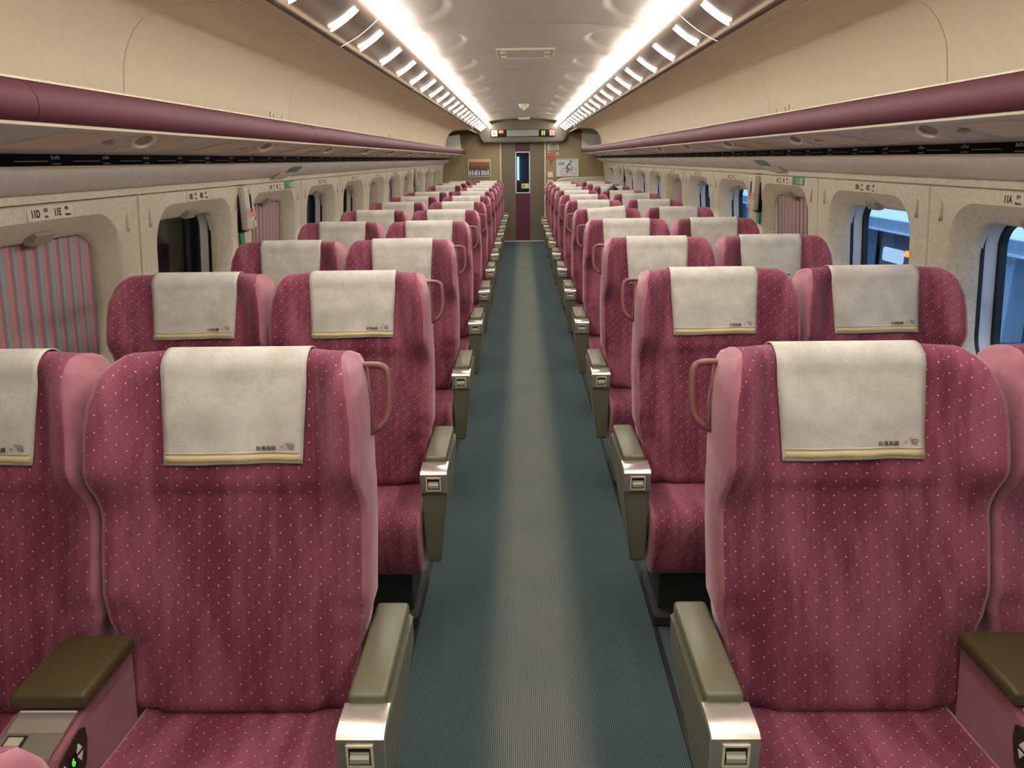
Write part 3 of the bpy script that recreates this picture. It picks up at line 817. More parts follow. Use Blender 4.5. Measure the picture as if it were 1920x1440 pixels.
    box('support', -.16, -.10, .016, .10, 0, .24, darkgap, t, smooth=False)
    box('foot', -.15, .145, -.005, .06, 0, .035, darkgap, t, smooth=False)
vest = principled('vestibule_wall', (52, 64, 92), .6)
vest_light = emission('vestibule_lamp', (.35, .75, 1.0), 1.6)
sign_orange = emission('sign_orange', (1.0, .16, .04), 1.2)
sign_green = emission('sign_green', (.55, .95, .03), 1.1)
def art(name, cols, scale):
    m = principled(name, cols[0], .4); h = NT(m); b = m.node_tree.nodes['Principled BSDF']
    tc = h.new('ShaderNodeTexCoord'); sx = h.new('ShaderNodeSeparateXYZ'); h.L.new(tc.outputs['Object'], sx.inputs[0])
    n = h.noise(tc.outputs['Object'], scale, 3)
    v = h.math('ADD', h.math('MULTIPLY', sx.outputs[2], 2.6), h.math('MULTIPLY', n, .5))
    r = h.new('ShaderNodeValToRGB'); h.L.new(v, r.inputs[0])
    el = r.color_ramp.elements
    while len(el) < len(cols): el.new(.5)
    for i, c in enumerate(cols): el[i].position = i/(len(cols)-1)*.8-.0 if len(cols) > 1 else 0; el[i].color = C4(c)
    h.L.new(r.outputs[0], b.inputs['Base Color']); return m
poster_l = art('poster_brown', [(96, 84, 84), (70, 48, 44), (140, 78, 52), (150, 84, 48), (110, 66, 50)], 22)
poster_r = art('poster_white', [(206, 208, 206), (198, 204, 204)], 4)
end_wall()

# wall equipment: emergency hammer cases, exit stickers
def hammer(side, s, y, lab):
    t = empty('emergency_hammer_case', (s*(lean(1.3)), y, 1.18), lab, 'emergency hammer', 'emergency hammer cases')
    e = -s    # direction into the cabin
    def bx(n, d0, d1, y0, y1, z0, z1, m, bev=.003): return box(n, e*d0, e*d1, y0, y1, z0, z1, m, t, bevel=bev)
    o = bx('backplate', -.01, .008, -.075, .075, .02, .265, black, .002)
    bx('case', .006, .045, -.058, .07, .03, .255, white_m, .008)
    bx('slot', .04, .048, .005, .03, .12, .235, black, .002)
    bx('hammer_head', .044, .054, -.005, .042, .215, .245, trim_m, .003)
    bx('warning_label', .043, .0475, -.06, .072, .095, .145, principled('pink_label', (226, 186, 170), .6), 0)
    bx('green_sticker', -.002, .004, -.07, -.01, -.055, .015, green_m, 0)
    bx('latch', .043, .052, .03, .06, .04, .075, trim_m, .002)
    bm = bmesh.new()
    for k in range(4): bm_box(bm, *sorted((e*.0472, e*.0482)), -.05, .06, .101+.011*k, .105+.011*k)
    bm_obj('label_print', bm, red_m, t)
hammer('left', -1, 4.22, 'white emergency hammer case by the second visible left window')
hammer('left', -1, 11.18, 'white emergency hammer case far down the left wall')
hammer('right', 1, 5.30, 'white emergency hammer case by the third visible right window')
hammer('right', 1, 12.26, 'white emergency hammer case far down the right wall')
def exit_sticker(s, y, lab):
    t = empty('exit_sticker', (s*(lean(1.42)-.001), y, 1.419), lab, 'sticker', 'green exit stickers')
    e = -s
    box('backing', e*-.001, e*.002, -.095, .095, -.022, .022, green_m, t, smooth=False)
    bm = bmesh.new()
    bm_box(bm, *sorted((e*.0015, e*.003)), -s*.06-.02, -s*.06+.02, -.017, .017)
    for k in range(3): bm_box(bm, *sorted((e*.0015, e*.003)), -.025 if s < 0 else -.08, .08 if s < 0 else .025, -.012+.010*k, -.0085+.010*k)
    bm_obj('print', bm, white_m, t)
exit_sticker(-1, 5.09, 'small green exit sticker on the left wall above a striped shade')
exit_sticker(1, 4.52, 'small green exit sticker on the right wall above a striped shade')
def duct_sticker(s, y, lab):
    t = empty('duct_sticker', (s*1.462, y, 1.503), lab, 'sticker', 'stickers on the grey ducts')
    V = lambda a0, a1, h0, h1, o: [(s*(-.05+(.1)*h-.004-o), a, (.037-.075*h)-.004-o) for a, h in ((a0, h0), (a1, h0), (a1, h1), (a0, h1))]
    mesh_obj('green_half', V(-.02, .17, .05, .5, 0), [(0, 1, 2, 3)], teal_sticker, t).modifiers.new('t', 'SOLIDIFY').thickness = .002
    mesh_obj('white_half', V(-.17, .10, .5, .95, 0), [(0, 1, 2, 3)], white_m, t).modifiers.new('t', 'SOLIDIFY').thickness = .002
duct_sticker(-1, 4.85, 'green and white sticker on the grey duct, left side')
duct_sticker(1, 4.85, 'green and white sticker on the grey duct, right side')

# ------------------------------------------------------------------ seats (origin: floor under the middle of the backrest top, -Y is the front)
def lerp_tab(tab, z):
    if z <= tab[0][0]: return tab[0][1]
    for (a, va), (b, vb) in zip(tab, tab[1:]):
        if z <= b:
            t = (z-a)/(b-a); t = t*t*(3-2*t); return va+(vb-va)*t
    return tab[-1][1]
W_TAB = [(.40, .205), (.445, .212), (.475, .232), (.51, .244), (.58, .258), (.625, .264), (.665, .275), (.82, .277), (.89, .276), (.935, .273), (1.0, .271), (1.05, .270), (1.10, .265), (1.14, .255), (1.165, .247), (1.18, .236)]
def yf(z): return -.212+(z-.46)*.293
def back_profile():
    P = []
    nF = 52; z0, z1 = .425, 1.130
    for i in range(nF):
        z = z0+(z1-z0)*i/(nF-1); P.append((yf(z), z, 1.))
    yc = yf(z1)+.048
    for k in range(1, 10):
        a = math.pi*k/10
        P.append((yc-.048*math.cos(a), z1+.050*math.sin(a)**.8, max(0, 1-k/8)))
    for i in range(nF):
        z = z1+(z0-z1)*i/(nF-1); P.append((yf(z)+.096+.02*(1-(z-z0)/(z1-z0)), z, 0.))
    return P
BP = back_profile()
def back_disp(u, z):
    """how far the upholstery stands forward of the plain front plane"""
    a = abs(u)
    d = .012*math.exp(-((z-1.05)/.075)**2)*(1-sstep((a-.45)/.2))          # head cushion
    d += .014*math.exp(-((z-.66)/.13)**2)*(1-a*a)                          # lumbar swell
    d += .011*sstep((z-.905)/.016)*sstep((1.03-z)/.10)*(1-sstep((a-.56)/.10))     # overhang above the neck seam
    d -= .005*math.exp(-((a-.60)/.018)**2)*sstep((.90-z)/.04)*sstep((z-.47)/.05)   # side seams
    d += .020*sstep((a-.66)/.24)*sstep((.93-z)/.10)*sstep((z-.66)/.06) - .013*sstep((a-.66)/.14)*sstep((.655-z)/.05)                         # side bolsters
    d -= .034*(1-sstep((z-.438)/.040))                                      # rounded lower edge above the seat
    d += .100*sstep((a-.56)/.40)*sstep((z-.845)/.145)*(1-.15*sstep((z-1.09)/.06))  # wings
    return d
US = [-1, -.985, -.955]+[-.92+1.84*i/44 for i in range(45)]+[.955, .985, 1]
def loft(prof, width, disp, us, round_edge=.012):
    V, UV = [], []
    arc = [0]
    for p, q in zip(prof, prof[1:]): arc.append(arc[-1]+math.hypot(q[0]-p[0], q[1]-p[1]))
    n = len(prof)
    for u in us:
        e = round_edge*(1-math.sqrt(max(0, 1-max(0, (abs(u)-.955)/.045)**2)))
        for i, (y, z, f) in enumerate(prof):
            p0 = prof[max(i-1, 0)]; p1 = prof[min(i+1, n-1)]
            ty, tz = p1[0]-p0[0], p1[1]-p0[1]; L = math.hypot(ty, tz) or 1
            ny_, nz_ = -tz/L, ty/L            # outward for a front-to-back walk
            d = disp(u, z)*f if disp else 0
            x = u*width(z)
            V.append((x, y - d + (-ny_)*e*1.0, z + (-nz_)*e)); UV.append((x, arc[i]))
    mid = len(us)//2
    for i in range(n):          # pattern runs by true distance across the surface
        for rng, sg in ((range(mid+1, len(us)), 1), (range(mid-1, -1, -1), -1)):
            t = UV[mid*n+i][0]
            for j in rng:
                a, b = V[j*n+i], V[(j-sg)*n+i]
                t += sg*math.dist(a, b); UV[j*n+i] = (t, arc[i])
    return V, UV, n
def loft_mesh(name, prof, width, disp, us, mats, parent, bottom=True):
    V, UV, n = loft(prof, width, disp, us)
    F, I = [], []; m = len(us)
    for j in range(m-1):
        side = abs((us[j]+us[j+1])/2) > .968
        for i in range(n-1):
            F.append((j*n+i, (j+1)*n+i, (j+1)*n+i+1, j*n+i+1)); I.append(1 if side and len(mats) > 1 else 0)
        if bottom: F.append((j*n+n-1, (j+1)*n+n-1, (j+1)*n, j*n)); I.append(0)
    for j in (0, m-1):
        for i in range(n//2):
            a, b, c, d = j*n+i, j*n+i+1, j*n+n-2-i, j*n+n-1-i
            if b == c: q = (a, b, d)
            elif b > c: continue
            else: q = (a, b, c, d)
            F.append(q if j else q[::-1]); I.append(1 if len(mats) > 1 else 0)
    o = mesh_obj(name, V, F, mats, parent, midx=I, smooth=True, uvs=UV)
    bm = bmesh.new(); bm.from_mesh(o.data); bmesh.ops.recalc_face_normals(bm, faces=bm.faces)
    for e in bm.edges:
        if len(e.link_faces) == 2 and e.calc_face_angle(0) > math.radians(62): e.smooth = False
    bm.to_mesh(o.data); bm.free()
    return o
def cover_patch(name, s0, s1, w0, w1, off, mat, parent, thick=.0018, wav=0):
    """cloth patch that follows the head cushion: s along the front/top profile in metres measured from z=.965 upward"""
    pts = [(y-back_disp(0, z)*f, z) for y, z, f in BP if z >= .93 or f < 1]
    pts = [p for p in pts]
    # start exactly at z=.965 on the front
    start = next(i for i, p in enumerate(pts) if p[1] >= .965)
    pts = [(yf(.965)-back_disp(0, .965), .965)]+pts[start:]
    arc = [0]
    for p, q in zip(pts, pts[1:]): arc.append(arc[-1]+math.hypot(q[0]-p[0], q[1]-p[1]))
    def at(s):
        for i in range(len(arc)-1):
            if s <= arc[i+1] or i == len(arc)-2:
                t = (s-arc[i])/(arc[i+1]-arc[i]); p, q = pts[i], pts[i+1]
                L = math.hypot(q[0]-p[0], q[1]-p[1]); ny_, nz_ = -(q[1]-p[1])/L, (q[0]-p[0])/L
                return p[0]+(q[0]-p[0])*t + ny_*off, p[1]+(q[1]-p[1])*t + nz_*off, (1 if s < .17 else max(0, 1-(s-.17)/.05))
    V, F = [], []; nu, ns = 22, max(2, int((s1-s0)/.012))
    for j in range(ns+1):
        s = s0+(s1-s0)*j/ns
        y, z, ff = at(s); ww = w0+(w1-w0)*sstep(min(1, s/.20))
        for i in range(nu+1):
            u = -1+2*i/nu
            wv = wav*(math.sin(5*u+1.3)*math.sin(j*.45+.6) + .7*math.sin(9*u+j*.3))*.0016*max(0, 1-j/ns*1.2)
            sag = wav*.0022*math.sin(2.6*u+.4)*max(0, 1-s/.05)
            yy = y-(back_disp(u*ww/lerp_tab(W_TAB, z), z)-back_disp(0, z))*ff
            V.append((u*ww, yy-wv-abs(wav)*.003*max(0, 1-s/.06)*(.6+.4*math.cos(3*u)), z+sag))
    for j in range(ns):
        for i in range(nu): F.append((j*(nu+1)+i, j*(nu+1)+i+1, (j+1)*(nu+1)+i+1, (j+1)*(nu+1)+i))
    o = mesh_obj(name, V, F, mat, parent, smooth=True)
    md = o.modifiers.new('thick', 'SOLIDIFY'); md.thickness = thick; md.offset = 1
    return o
CUSH = [(-.405, .238, 0), (-.440, .245, 0), (-.458, .275, 0), (-.468, .33, 0), (-.474, .385, 0), (-.470, .425, 0), (-.455, .452, 0), (-.43, .466, 0), (-.40, .471, 0), (-.36, .470, 0), (-.32, .466, 0), (-.27, .462, 0), (-.22, .459, 0), (-.17, .457, 0), (-.125, .455, 0),
        (-.10, .44, 0), (-.09, .41, 0), (-.09, .36, 0), (-.09, .32, 0), (-.09, .28, 0), (-.10, .25, 0), (-.14, .238, 0), (-.20, .238, 0), (-.26, .238, 0), (-.30, .238, 0), (-.34, .238, 0), (-.37, .238, 0), (-.38, .238, 0), (-.39, .238, 0), (-.395, .238, 0)]
BACKPARTS = ('backrest', 'headrest_cover', 'grab_handle', 'back_shell')
def make_seat(kind, s):
    """s = +1: the aisle lies towards +X (left-hand block), -1: towards -X"""
    root = empty('train_seat')
    cx = .025*s if kind == 'aisle' else -.025*s
    cu = loft_mesh('seat_cushion', CUSH, lambda z: .2365, None, [-1, -.985, -.955]+[-.9+1.8*i/20 for i in range(21)]+[.955, .985, 1], [velvet, side_velvet], root)
    for v in cu.data.vertices: v.co.x += cx
    if 'backrest' not in SHARED:
        b = loft_mesh('backrest', BP, lambda z: lerp_tab(W_TAB, z), back_disp, US, [velvet, side_velvet], root)
        SHARED['backrest'] = b.data
    else:
        b = bpy.data.objects.new('backrest', SHARED['backrest']); COL.objects.link(b); b.parent = root
    if 'cover' not in SHARED:
        c = cover_patch('headrest_cover', 0, .30, .1435, .151, .0045, linen_m, root, wav=1)
        g = cover_patch('gold_band', .006, .0185, .139, .141, .0078, gold, c, .0006, wav=1)
        g2 = cover_patch('pale_gold_line', .0215, .0245, .139, .141, .0078, gold_pale, c, .0006, wav=1)
        up = (0, .28, .96); zt = .9985; yt = yf(zt)-back_disp(.2, zt)-.0105
        text_mesh('lettering', '台灣高鐵', .0104, ink, (1, 0, 0), up, (.069, yt, zt), c, bold=.0001, ext=.0002)
        # emblem: a small rosy swash and four grey speed lines
        bm = bmesh.new()
        for k in range(4):
            bm_tube(bm, [(.110+.0015*k, yt-.0001, zt+.0105-.0034*k), (.119, yt+.0004, zt+.0095-.0034*k), (.129-.001*k, yt-.0006, zt+.0075-.0034*k)], .0006, 5)
        bm_obj('emblem_lines', bm, ink, c)
        bm = bmesh.new()
        bm_tube(bm, smooth_path([(.101, yt-.0003, zt+.001), (.105, yt+.001, zt+.010), (.115, yt+.0015, zt+.0145), (.125, yt+.0015, zt+.0135)], 4), .0005, 5)
        bm_tube(bm, [(.099, yt-.0002, zt+.0005), (.104, yt+.0003, zt+.0052)], [.0006, .0024], 6)
        bm_obj('emblem_swash', bm, ink_pink, c)
        SHARED['cover'] = c
    else:
        index_kids(); c = copy_tree(SHARED['cover'], root)
    # grey rear shell with tray and net pocket
    bm = bmesh.new()
    zz = [.42, .6, .8, 1.0, 1.06]
    ring = []
    for z in zz:
        w_ = lerp_tab(W_TAB, z)-.022; y = yf(z)+.100+.02*(1-(z-.425)/.705)
        ring.append([bm.verts.new((x, yy, z)) for x, yy in ((-w_, y-.02), (-w_, y+.010), (-w_*.86, y+.022), (w_*.86, y+.022), (w_, y+.010), (w_, y-.02))])
    for A, B in zip(ring, ring[1:]):
        for k in range(6): bm.faces.new((A[k], A[(k+1) % 6], B[(k+1) % 6], B[k]))
    bm.faces.new(ring[0]); bm.faces.new(ring[-1][::-1])
    sh = bm_obj('back_shell', bm, seat_back_m, root, smooth=True, angle=.6)
    bm = bmesh.new()
    q = lambda z, o: yf(z)+.122+.02*(1-(z-.425)/.705)+o
    for z0, z1, o in ((.66, .90, .012),):
        A = [bm.verts.new((x, q(z, oo), z)) for x, z, oo in ((-.19, z0, .0), (.19, z0, .0), (.19, z1, .0), (-.19, z1, .0))]
        B = [bm.verts.new((x, q(z, oo), z)) for x, z, oo in ((-.19, z0, o), (.19, z0, o), (.19, z1, o), (-.19, z1, o))]
        bm.faces.new(B)
        for k in range(4): bm.faces.new((A[k], A[(k+1) % 4], B[(k+1) % 4], B[k]))
    bm_obj('folding_tray', bm, olive, sh)
    # pedestal
    bm = bmesh.new(); bm_box(bm, cx-.20, cx+.20, -.38, -.06, 0, .05, .01, 1); bm_box(bm, cx-.18, cx+.18, -.34, -.10, .05, .2375)
    bm_obj('pedestal', bm, dark_base, root, smooth=True, angle=.6)
    # armrest
    def arm(sign, x0, x1, aisle):
        A = empty('armrest'); A.parent = root
        a0, a1 = sign*x0, sign*x1; lo, hi = min(a0, a1), max(a0, a1)
        prof = [(-.432, .597), (-.436, .53), (-.436, .40), (-.425, .285), (-.415, .278), (-.372, .278), (-.355, .29), (-.075, .520), (-.062, .535), (-.055, .60)]
        bm = bmesh.new()
        def xs(z):      # the body narrows towards its foot
            t = max(0, min(1, (.53-z)/.25)); return x0+(.006)*t, x1-(.030)*t
        L_ = [bm.verts.new((sign*xs(z)[0], y, z)) for y, z in prof]; R_ = [bm.verts.new((sign*xs(z)[1], y, z)) for y, z in prof]
        n = len(prof)
        bm.faces.new(L_); bm.faces.new(R_[::-1])
        for i in range(n): bm.faces.new((L_[i], R_[i], R_[(i+1) % n], L_[(i+1) % n]))
        bmesh.ops.recalc_face_normals(bm, faces=bm.faces)
        bmesh.ops.bevel(bm, geom=[e for e in bm.edges if e.calc_face_angle(0) > .6], offset=.004, segments=2, affect='EDGES')
        bm_obj('body', bm, olive, A, smooth=True, angle=.7)
        bm = bmesh.new(); bm_box(bm, lo+.004, hi-.006, -.366, -.058, .6015, .632, .009, 3)
        bm_obj('pad', bm, olive_pad, A, smooth=True, angle=.9)
        if aisle:
            # steel cap bent over the front
            pr = [(-.364, .614), (-.400, .613), (-.425, .611), (-.436, .608), (-.4425, .601), (-.444, .59), (-.444, .539), (-.438, .537), (-.432, .594), (-.364, .604)]
            bm = bmesh.new()
            A1 = [bm.verts.new((lo-.0015, y, z)) for y, z in pr]; B1 = [bm.verts.new((hi+.0015, y, z)) for y, z in pr]; n = len(pr)
            bm.faces.new(A1); bm.faces.new(B1[::-1])
            for i in range(n): bm.faces.new((A1[i], B1[i], B1[(i+1) % n], A1[(i+1) % n]))
            bm_obj('metal_cap', bm, steel, A, smooth=True, angle=.5)
            c0 = (lo+hi)/2; c0 += sign*-.001
            bm = bmesh.new()
            for xa, xb, za, zb in ((-.0235, -.0195, .546, .592), (.0195, .0235, .546, .592), (-.0235, .0235, .546, .550), (-.0235, .0235, .588, .592)): bm_box(bm, c0+xa, c0+xb, -.4475, -.440, za, zb)
            fr = bm_obj('button_frame', bm, trim_m, A)
            box('button_well', c0-.0195, c0+.0195, -.4446, -.4435, .550, .588, black_well, fr, smooth=False)
            bm = bmesh.new()
            bt = [(-.4445, .578), (-.4445, .551), (-.4465, .554), (-.4515, .560), (-.4515, .568), (-.4465, .572)]
            A2 = [bm.verts.new((c0-.0165, y, z)) for y, z in bt]; B2 = [bm.verts.new((c0+.0165, y, z)) for y, z in bt]
            bm.faces.new(A2); bm.faces.new(B2[::-1])
            for i in range(6): bm.faces.new((A2[i], B2[i], B2[(i+1) % 6], A2[(i+1) % 6]))
            bm_obj('recline_button', bm, btn, A)
        return A
    if kind == 'aisle':
        arm(s, .268, .349, True)
        bm = bmesh.new()
        P = smooth_path([(s*.240, .052, 1.138), (s*.270, .050, 1.140), (s*.296, .046, 1.137), (s*.307, .040, 1.122), (s*.310, .028, 1.080), (s*.308, .018, 1.045), (s*.298, .010, 1.022), (s*.275, .004, 1.006), (s*.250, .002, 1.000)], 5)
        bm_tube(bm, P, .0075, 12)
        bm_tube(bm, [(s*.262, .050, 1.140), (s*.270, .022, 1.06), (s*.276, .004, 1.005)], .005, 8)
        bm_obj('grab_handle', bm, handle_m, root, smooth=True, angle=.9)
    else:
        arm(-s, .268, .335, False)
    return root
black_well = principled('button_well', (26, 23, 18), .6)
SHARED = {}
XA, XW = .632, 1.190
PIV = Vector((0, -.21, .45))
def recline(root, deg, twist=0):
    """lean the backrest parts about the hip point"""
    M = Matrix.Translation(PIV) @ Matrix.Rotation(math.radians(-deg), 4, 'X') @ Matrix.Translation(-PIV)
    for o in KIDS[root.name]:
        if o.name.split('.')[0] in BACKPARTS: o.matrix_basis = M @ o.matrix_basis
protos = {('aisle', 1): make_seat('aisle', 1), ('aisle', -1): make_seat('aisle', -1), ('window', 1): make_seat('window', 1), ('window', -1): make_seat('window', -1)}
index_kids()
TILT = {('aisle', 1, -1): -2.5, ('aisle', 1, 0): 0, ('window', 1, 8): 9, ('window', 1, 2): 1, ('aisle', -1, 4): 1.5, ('window', -1, 7): 2.5, ('window', -1, 6): -1.2, ('aisle', 1, 4): .5, ('window', -1, 9): 1, ('window', 1, 9): -1.5, ('aisle', 1, 7): -.6, ('aisle', -1, 2): .5}
used = set(); SEATS = {}
def place(kind, s, k, x, label, group):
    p = protos[(kind, s)]
    if (kind, s) in used: o = copy_tree(p)
    else: o = p; used.add((kind, s))
    o.location = (x, 1.54+1.16*k+(.016 if k < 0 else 0), 0)
    tag(o, label, 'train seat', group); SEATS[(kind, s, k)] = o
RN = ['nearest full row', 'second row', 'third row', 'fourth row', 'fifth row', 'sixth row', 'seventh row', 'eighth row', 'ninth row', 'tenth row', 'eleventh row', 'last row']
for k in range(-1, 12):
    for s, side in ((1, 'left'), (-1, 'right')):
        if s < 0 and not 0 <= k <= 10: continue
        rn = RN[k] if k >= 0 else ''
        if s < 0 and k == 10: rn = 'last row before the screen'
        if k < 0:
            place('aisle', 1, -1, -XA+.008, 'maroon seat cropped to its top corner at the bottom left edge', 'aisle seats left of the aisle'); continue
        extra = ' with crooked headrest cover' if (s < 0 and k == 4) else ''
        place('aisle', s, k, -s*XA, ('maroon aisle seat with crooked headrest cover, %s, %s of the aisle' if extra else 'maroon aisle seat with side grab handle, %s, %s of the aisle') % (rn, side), 'aisle seats %s of the aisle' % side)
        ex2 = 'deeply reclined ' if (s > 0 and k == 8) else ''
        ex3 = ' where a person sits' if (s < 0 and k == 8) else ''
        place('window', s, k, -s*XW, '%smaroon window seat%s, %s, beside the %s wall' % (ex2, ex3, rn, side), 'window seats along the %s wall' % side)
index_kids()
for key, d in TILT.items():
    if key in SEATS: recline(SEATS[key], d)
# the fifth-row cover on the right hangs askew
for o in KIDS[SEATS[('aisle', -1, 4)].name]:
    if o.name.startswith('headrest_cover'):
        pv = Vector((0, -.03, 1.13))
        o.matrix_basis = o.matrix_basis @ Matrix.Translation((0, 0, .006)) @ Matrix.Translation(pv) @ Matrix.Rotation(math.radians(-4), 4, 'Y') @ Matrix.Translation(-pv)

# ------------------------------------------------------------------ consoles between the paired seats
def make_console(s):
    root = empty('center_armrest')
    prof = [(-.475, .30), (-.475, .560), (-.46, .575), (-.365, .590), (-.187, .594), (-.206, .46), (-.204, .436), (-.095, .428), (-.095, .30)]
    bm = bmesh.new()
    A = [bm.verts.new((-.066, y, z)) for y, z in prof]; B = [bm.verts.new((.066, y, z)) for y, z in prof]; n = len(prof)
    bm.faces.new(A); bm.faces.new(B[::-1])
    for i in range(n): bm.faces.new((A[i], B[i], B[(i+1) % n], A[(i+1) % n]))
    bm_obj('body', bm, console_velvet, root)
    bm = bmesh.new(); bm_box(bm, -.05, .05, -.42, -.22, 0, .302); bm_obj('foot', bm, dark_base, root)
    bm = bmesh.new(); bm_box(bm, -.071, .071, -.365, -.174, .600, .632, .009, 3)
    bm_obj('pad', bm, dark_pad, root, smooth=True, angle=.9)
    pr = [(-.478, .556), (-.4785, .563), (-.463, .580), (-.455, .5825), (-.364, .598), (-.364, .594), (-.46, .577), (-.475, .560)]
    bm = bmesh.new()
    A = [bm.verts.new((-.054, y, z)) for y, z in pr]; B = [bm.verts.new((.054, y, z)) for y, z in pr]; n = len(pr)
    bm.faces.new(A); bm.faces.new(B[::-1])
    for i in range(n): bm.faces.new((A[i], B[i], B[(i+1) % n], A[(i+1) % n]))
    plate = bm_obj('metal_plate', bm, steel_dull, root, smooth=True, angle=.5)
    zl = lambda y: .5825+(y+.455)*(.0155/.091)
    def slab(name, x0, x1, y0, y1, h, mat, par, base=0.):
        bm = bmesh.new()
        Vv = [bm.verts.new((x, y, zl(y)+d)) for d in (base, h) for x, y in ((x0, y0), (x1, y0), (x1, y1), (x0, y1))]
        for q in ((0, 1, 2, 3), (4, 5, 6, 7), (0, 1, 5, 4), (1, 2, 6, 5), (2, 3, 7, 6), (3, 0, 4, 7)): bm.faces.new([Vv[i] for i in q])
        return bm_obj(name, bm, mat, par)
    slab('plate_rim', -.052, .052, -.3675, -.3645, .0015, trim_m, plate)
    slab('ashtray_lid', -.050, .050, -.412, -.370, .0012, steel, plate)
    # two recline buttons in dark frames
    for bx_ in (-.024,):
        fr = slab('button_frame', bx_-.018, bx_+.018, -.448, -.418, .002, black_well, plate)
        slab('button', bx_-.013, bx_+.013, -.442, -.424, .0045, btn, fr)
    # audio control panels let into both flanks
    for sx in (-1, 1):
        x0 = sx*.066
        pts = [(-.470, .552), (-.455, .566), (-.392, .582), (-.376, .574), (-.376, .545), (-.392, .505), (-.462, .480), (-.470, .490)]
        bm = bmesh.new()
        A = [bm.verts.new((x0, y, z)) for y, z in pts]; B = [bm.verts.new((x0+sx*.003, y, z)) for y, z in pts]; n = len(pts)
        bm.faces.new(A); bm.faces.new(B[::-1])
        for i in range(n): bm.faces.new((A[i], B[i], B[(i+1) % n], A[(i+1) % n]))
        pn = bm_obj('audio_panel', bm, panel_dark, root)
        xx = sorted((x0+sx*.0025, x0+sx*.004))
        box('display', xx[0], xx[1], -.437, -.415, .525, .553, black, pn, smooth=False)
        text_mesh('digit', '6', .021, led, (0, sx, 0), (0, 0, 1), (x0+sx*.0045, -.426, .539), pn)
        for (yy, z0, up) in ((-.404, .552, 1), (-.404, .534, -1), (-.450, .545, 1), (-.450, .520, -1)):
            bm = bmesh.new()
            tr = [(yy-.008, z0-.005*up), (yy+.008, z0-.005*up), (yy, z0+.009*up)]
            A = [bm.verts.new((x0+sx*.0025, y, z)) for y, z in tr]; B = [bm.verts.new((x0+sx*.0045, y, z)) for y, z in tr]
            bm.faces.new(A); bm.faces.new(B[::-1])
            for i in range(3): bm.faces.new((A[i], B[i], B[(i+1) % 3], A[(i+1) % 3]))
            bm_obj('key', bm, white_m, pn)
    return root
steel_dull = principled('satin_steel', (176, 168, 154), .38, metal=.85)
panel_dark = principled('panel_brown', (46, 36, 26), .45)
led = emission('green_digit', (.06, .95, .03), 1.6)
cp = make_console(1); index_kids(); first = True
for k in range(12):
    for s, side in ((1, 'left'), (-1, 'right')):
        if s < 0 and k > 10: continue
        o = cp if first else copy_tree(cp); first = False
        o.location = (-s*.911, 1.54+1.16*k, 0)
        rn = 'last row before the screen' if (s < 0 and k == 10) else RN[k]
        tag(o, 'dark padded armrest console between the %s two seats of the %s' % (side, rn), 'armrest', 'consoles between paired seats')

